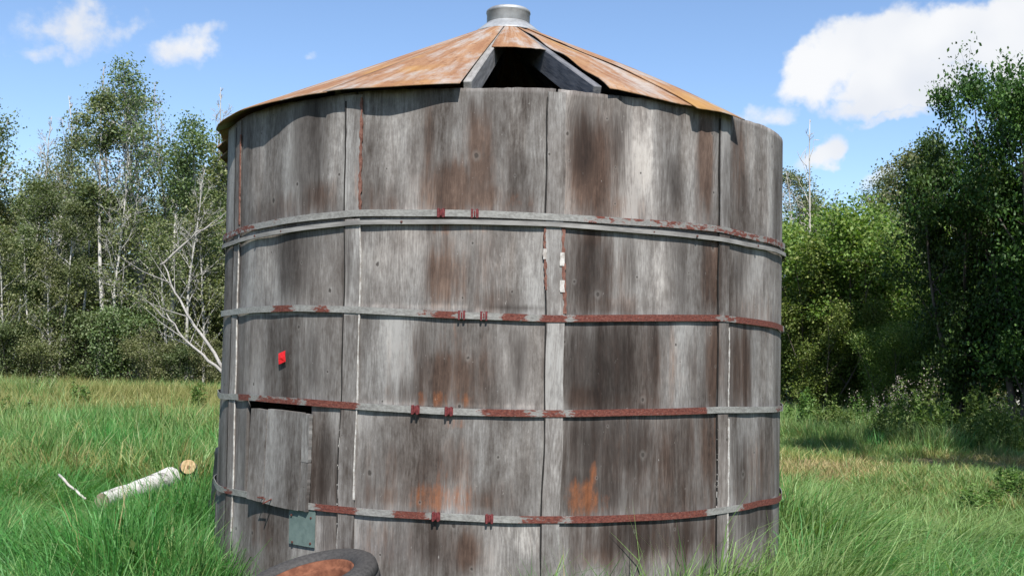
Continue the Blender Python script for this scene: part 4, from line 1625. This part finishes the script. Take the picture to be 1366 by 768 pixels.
def near_log(a, b):
    p0, p1 = gpt(138, 668, .20), gpt(228, 637, .24)
    d = np.array([p1.x - p0.x, p1.y - p0.y])
    t_ = np.clip(((a - p0.x) * d[0] + (b - p0.y) * d[1]) / (d @ d), 0, 1)
    dist = np.hypot(a - (p0.x + t_ * d[0]), (b - (p0.y + t_ * d[1])) * .55)
    c0 = gpt(249, 622, .36)
    dist = np.minimum(dist, np.hypot(a - c0.x, (b - c0.y + .25) * .6) + .08)
    return np.clip(.18 + dist * 1.1, .22, 1.0)


x, y = field(12500, -5.5, -.5, -3.2, 5.2, lush_keep_left)
front = (y < -1.25) & (x > -1.5)
lay('lush_grass', c_lush, 10, x, y, .75, 1.2, 'long lush green grass left of the bin', lush_idx, lambda a, b: np.where((b < -1.5) & (a > -1.08), .5, 1.0) * np.where(nz2(a, b, .9, 2.) > .5, 1.0, .78) * np.where((np.hypot(a, b) < 2.15) & (a < -1.3) & (b > -1.1), 1.75, 1.0) * near_log(a, b))


def lush_keep_right(x, y):
    lim = 2.6 + .9 * np.sin(x * .9 + 2) - .35 * (x - 1.6)
    return (x > .02) & (y < lim) & (rg.uniform(0, 1, len(x)) < np.clip((x - .02) / .25, .2, 1))


x, y = field(9000, 0.0, 5.2, -2.6, 3.4, lush_keep_right)
lay('lush_grass', c_lush, 10, x, y, .75, 1.2, 'long lush green grass swept over right of the bin', lambda a, b: np.where(nz2(a, b, 1.1, .2) + rg.normal(0, .15, len(a)) > .5, rg.integers(6, 9, len(a)), lush_idx(a, b)), lambda a, b: np.where(np.hypot(a, b) < 1.95, 1.75, .82), .16, True)


def mead_idx(x, y):
    v = nz2(x, y, .45, 1.4) + rg.normal(0, .14, len(x)) + np.clip((y - 5) / 40, 0, .15)
    i = rg.integers(0, 4, len(x))
    i = np.where(v > .60, rg.integers(4, 8, len(x)), i)
    return np.where(v < .36, rg.integers(8, 10, len(x)), i)


x, y = field(17000, -16.5, -1.2, 3.0, 18.5, lambda a, b: px_of(a, b) < 420)
lay('meadow_grass', c_mead, 10, x, y, .8, 1.25, 'tall yellowish meadow grass in front of the left wood', mead_idx, lambda a, b: .75 + .5 * nz2(a, b, .6, 3.))


def mown_keep(x, y):
    lim = 2.1 + .9 * np.sin(x * .9 + 2) - .35 * (x - 1.6)
    tr = np.abs(y - (6.3 - .35 * (x - 4.5)) - .3 * np.sin(x * 1.7)) < .8
    return (y > lim) & (px_of(x, y) > 930) & ~(tr & (rg.uniform(0, 1, len(x)) < .72))


def mown_idx(x, y):
    v = nz2(x, y, .8, 2.2) + rg.normal(0, .15, len(x))
    off = np.abs(y - (6.3 - .35 * (x - 4.5)))
    i = np.where(rg.uniform(0, 1, len(x)) < np.clip(.75 - off * .25, .22, .8), rg.integers(0, 3, len(x)), rg.integers(3, 6, len(x)))
    return np.where(v > .78 - .2 * (off < 1.0), rg.integers(6, 8, len(x)), i)


x, y = field(13000, .6, 9.5, -1.5, 12.5, mown_keep)
lay('mown_grass', c_mown, 8, x, y, .8, 1.4, 'short dry mown grass of the track right of the bin', mown_idx)
x, y = field(4200, 1.0, 10.5, 6.6, 15.5, lambda a, b: (px_of(a, b) > 1000) & (b > 8.6 - .28 * (a - 3) + .5 * np.sin(a * 2)))
lay('meadow_grass', c_mead, 10, x, y, .6, 1.0, 'rank meadow grass along the foot of the right trees', lambda a, b: np.where(rg.uniform(0, 1, len(a)) > .25, rg.integers(0, 4, len(a)), rg.integers(4, 10, len(a))))

x, y = field(60, -.38, .06, -1.95, -1.62)
lay('straw_stems', c_lush, 10, x, y, .6, .9, 'thin dry grass stems against the foot of the bin', lambda a, b: np.full(len(a), 9))

# ---- deep wood behind the trees one can tell apart
def merged(key):
    tm, cm, H = PROTO[key]
    bm = bmesh.new()
    bm.from_mesh(tm)
    me = bpy.data.meshes.new(key + '_all')
    n = len(bm.faces)
    if cm is not None:
        bm.from_mesh(cm)
    bm.to_mesh(me)
    bm.free()
    me.materials.append(tm.materials[0])
    if cm is not None:
        me.materials.append(cm.materials[0])
        mi = np.zeros(len(me.polygons), dtype=np.int32)
        mi[n:] = 1
        me.polygons.foreach_set('material_index', mi)
    return me


keys = ['poplar_b', 'birch_a', 'birch_b', 'sapling_green', 'dead_a', 'bush_green', 'bush_olive', 'poplar_a']
c_wood = hidden_collection('wood_tree', [merged(k) for k in keys])
P, I, RO, SC = [], [], [], []
rw2 = random.Random(15)
for k in range(105):                                       # left
    d = rw2.uniform(26.5, 40)
    px = rw2.uniform(-120, 360)
    x, y = spot(px, d)
    i = rw2.choice([0, 0, 1, 1, 2, 3, 3, 3, 4, 5, 6, 6, 7])
    hmax = top_h(px, rw2.uniform(250, 370), d)
    H = PROTO[keys[i]][2]
    s = min(1.25, hmax / H)
    if i in (3, 5, 6):
        s = rw2.uniform(.9, 1.4)
    P.append((x, y, gz(x, y)))
    I.append(i)
    RO.append((0, 0, rw2.uniform(0, 6.28)))
    SC.append((s * 1.1, s * 1.1, s))
for k in range(60):                                        # right
    d = rw2.uniform(21, 36)
    px = rw2.uniform(1000, 1500)
    x, y = spot(px, d)
    i = rw2.choice([0, 1, 3, 3, 4, 5, 6, 7])
    hmax = top_h(px, rw2.uniform(262, 340), d)
    H = PROTO[keys[i]][2]
    s = min(1.2, hmax / H)
    P.append((x, y, gz(x, y)))
    I.append(i)
    RO.append((0, 0, rw2.uniform(0, 6.28)))
    SC.append((s * 1.2, s * 1.2, s))
o = scatter('woods', c_wood, P, I, RO, SC)
tag(o, 'deep mixed wood behind the nearer trees', 'woods', kind='stuff')

# ---- weeds along the right trees
weeds = {'nettle': [weed_mesh(200 + i, .9, 9, [M['weed']], False, .028, 110, .22) for i in range(3)],
         'thistle': [weed_mesh(210 + i, 1.0, 8, [M['weed'], M['fluff']], True, .025, 90, .22) for i in range(2)]}
WEEDS = [(1070, 14.6, 512, 'nettle', 'leafy weed clump nearest the bin at the foot of the right trees'), (1105, 14.2, 520, 'nettle', 'second leafy weed clump from the bin below the willows'),
         (1132, 13.8, 528, 'nettle', 'third leafy weed clump from the bin below the willows'), (1160, 13.2, 520, 'thistle', 'thistle gone to pale seed just left of the tallest seeding thistle'),
         (1185, 12.6, 512, 'thistle', 'tallest thistle gone to pale seed in front of the dark maple'), (1212, 13.0, 490, 'thistle', 'thistle with pale fluff behind the tallest seeding thistle'),
         (1180, 12.0, 548, 'nettle', 'low dark weed clump at the edge of the mown track below the seeding thistles'), (1240, 13.0, 520, 'nettle', 'leafy weed clump right of the seeding thistles'),
         (1268, 12.8, 528, 'nettle', 'shaded weed clump in the middle of the dark bank on the right'), (1295, 12.4, 515, 'nettle', 'tall weed clump left of the pair at the right edge'),
         (1325, 12.0, 520, 'nettle', 'weed clump second from the right edge of the picture'), (1352, 11.6, 512, 'thistle', 'seeding weed clump at the right edge of the picture'),
         (1230, 12.0, 560, 'nettle', 'low shaded weed clump beside the mown track under the maples'), (1300, 11.4, 560, 'nettle', 'low shaded weed clump where the track bends on the right')]
WEEDS += [(1305, 8.9, 668, 'nettle', 'dark low weed clump standing alone in the grass at the lower right'), (1345, 9.6, 640, 'nettle', 'dark weed clump at the right edge below the track'),
          (28, 14.2, 525, 'nettle', 'dark green weed clump in the meadow near the left edge'), (112, 16.5, 505, 'nettle', 'leafy weed clump in the meadow below the slim white birch'),
          (262, 16.0, 505, 'nettle', 'leafy weed clump in the meadow near the left wall of the bin'), (62, 18.5, 495, 'thistle', 'seeding weed in the meadow at the foot of the left wood')]
for i, (px, d, py, key, lab) in enumerate(WEEDS):
    if px > 1000 and d > 11:
        d += 2.2
    x, y = spot(px, d)
    me = weeds[key][i % len(weeds[key])]
    nm = 'weed_clump' if key == 'nettle' else 'thistle_plant'
    o = obj(nm, me, None, None, (x, y, gz(x, y)))
    h = max(.3, top_h(px, py, d))
    s = h / (.9 if key == 'nettle' else 1.0)
    o.scale = (max(s, .7), max(s, .7), s)
    o.rotation_euler = (0, 0, rl_.uniform(0, 6.28))
    tag(o, lab, 'weed', 'weeds along the right trees' if px > 1000 else 'weeds in the left meadow')

# ------------------------------------------------------------------ wheel, logs, scrap
def wheel(name, M4, label, rim=True):
    o = empty(name)
    o.matrix_world = M4
    prof = [(.205, .055), (.215, .085), (.235, .098), (.262, .104), (.290, .098), (.308, .085), (.315, .072), (.318, .045), (.3135, .042), (.3135, .037), (.318, .034), (.319, .012), (.3145, .009), (.3145, .004),
            (.319, .001), (.319, -.001), (.3145, -.004), (.3145, -.009), (.319, -.012), (.318, -.034), (.3135, -.037), (.3135, -.042), (.318, -.045), (.315, -.072), (.308, -.085), (.290, -.098), (.262, -.104), (.235, -.098), (.215, -.085), (.205, -.055)]
    obj('tyre', mesh('tyre', *lathe(prof, 72, False), [M['rubber']], True), None, o)
    rp = [(.207, .052), (.214, .070), (.211, .078), (.202, .075), (.197, .052), (.190, .046), (.180, .046), (.174, .040), (.168, -.02), (.160, -.05), (.146, -.056), (.140, -.048), (.10, -.05), (.078, -.03), (.062, -.03), (.058, -.05), (.0005, -.052)]
    obj('rim', mesh('rim', *lathe(rp, 64), [M['rustrim']], True), None, o)
    tag(o, label, 'wheel')
    return o


wx, wy = -.75, -1.71
m4 = Matrix.Translation((wx, wy, .070)) @ Matrix.Scale(.9, 4)
wheel('old_wheel', m4, 'lower wheel lying flat in the grass under the rusty-rimmed wheel')
tl = Matrix.Rotation(R_(-13), 4, 'Y') @ Matrix.Rotation(R_(7), 4, 'X')
wheel('old_wheel', Matrix.Translation((wx + .01, wy + .0, .365)) @ tl @ Matrix.Scale(.9, 4), 'old black tyre on a rust-orange rim lying against the bin below the green patch')


def log(name, a, b, ra, rb, bark, label, heart=False, seed=1, endmat='logend'):
    rr = random.Random(seed)
    o = empty(name, a)
    V, F = [], []
    n, sd = 10, 14
    ax = (b - a)
    L = ax.length
    t = ax.normalized()
    u = t.cross(Vector((0, 0, 1))).normalized()
    v = u.cross(t)
    for i in range(n):
        f = i / (n - 1)
        r = (ra + (rb - ra) * f) * rr.uniform(.96, 1.05)
        c = t * (L * f) + u * .012 * math.sin(f * 5 + seed)
        for k in range(sd):
            an = 2 * math.pi * k / sd
            q = c + (u * math.cos(an) + v * math.sin(an)) * r * rr.uniform(.97, 1.03)
            V.append(tuple(q))
    for i in range(n - 1):
        for k in range(sd):
            F.append((i * sd + k, i * sd + (k + 1) % sd, (i + 1) * sd + (k + 1) % sd, (i + 1) * sd + k))
    obj('bark', mesh('bark', V, F, [bark], True), None, o)
    for end in (0, 1):
        i0 = end * (n - 1) * sd
        Ve = [Vector(V[i0 + k]) for k in range(sd)]
        c = sum(Ve, Vector()) / sd
        out = t if end else -t
        V2 = [tuple(p + out * .001) for p in Ve] + [tuple(c + out * .003)]
        F2 = [((k, (k + 1) % sd, sd) if end else ((k + 1) % sd, k, sd)) for k in range(sd)]
        e = obj('cut_end', mesh('cut_end', V2, F2, [M[endmat]]), None, o)
        if heart and not end:
            Vh = [tuple(c + out * .006 + (p - c) * .26 + Vector((.004, 0, -.004))) for p in Ve]
            obj('heart', mesh('heart', Vh, [tuple(range(sd))[::-1]], [M['logheart']]), None, e)
    tag(o, label, 'log')
    return o


log('birch_log', gpt(138, 668, .23), gpt(228, 637, .27), .055, .085, M['birchlog'], 'white birch log lying in the grass left of the bin', seed=5, endmat='brownbark')
ca = gpt(249, 622, .36)
log('cut_log', ca, ca + (ca - CAM).normalized() * .7 + Vector((.03, 0, -.02)), .058, .062, M['brownbark'], 'log with pale round cut end facing out of the grass beside the bin', True, seed=8)
sa, sb = gpt(79, 633, .36), gpt(108, 660, .26)
pole('stick', [sb + (sb - sa) * .2, sb, sa], (.007, .010), M['stick'], 'grey stick poking up out of the grass left of the white log', 'stick', None, 0, 9, .003)

# dark rounded scrap behind the left edge of the bin
bo = empty('scrap_barrel', (-1.58, .35, .0))
bp = [(.001, .60), (.15, .60), (.185, .585), (.19, .56), (.185, .53), (.185, .34), (.194, .325), (.194, .30), (.185, .285), (.185, .04), (.175, .012), (.001, .0)]
obj('body', mesh('body', *lathe(bp, 36), [M['barrel']], True), None, bo)
obj('bung', mesh('bung', *lathe([(.03, .595), (.03, .615), (.026, .62), (.001, .62)], 14), [M['galv']], True), None, bo).location = (.08, -.07, 0)
bo.rotation_euler = (R_(-4), R_(3), 0)
bo.scale = (1, 1, 1.22)
tag(bo, 'black rounded barrel half hidden behind the left edge of the bin', 'barrel')
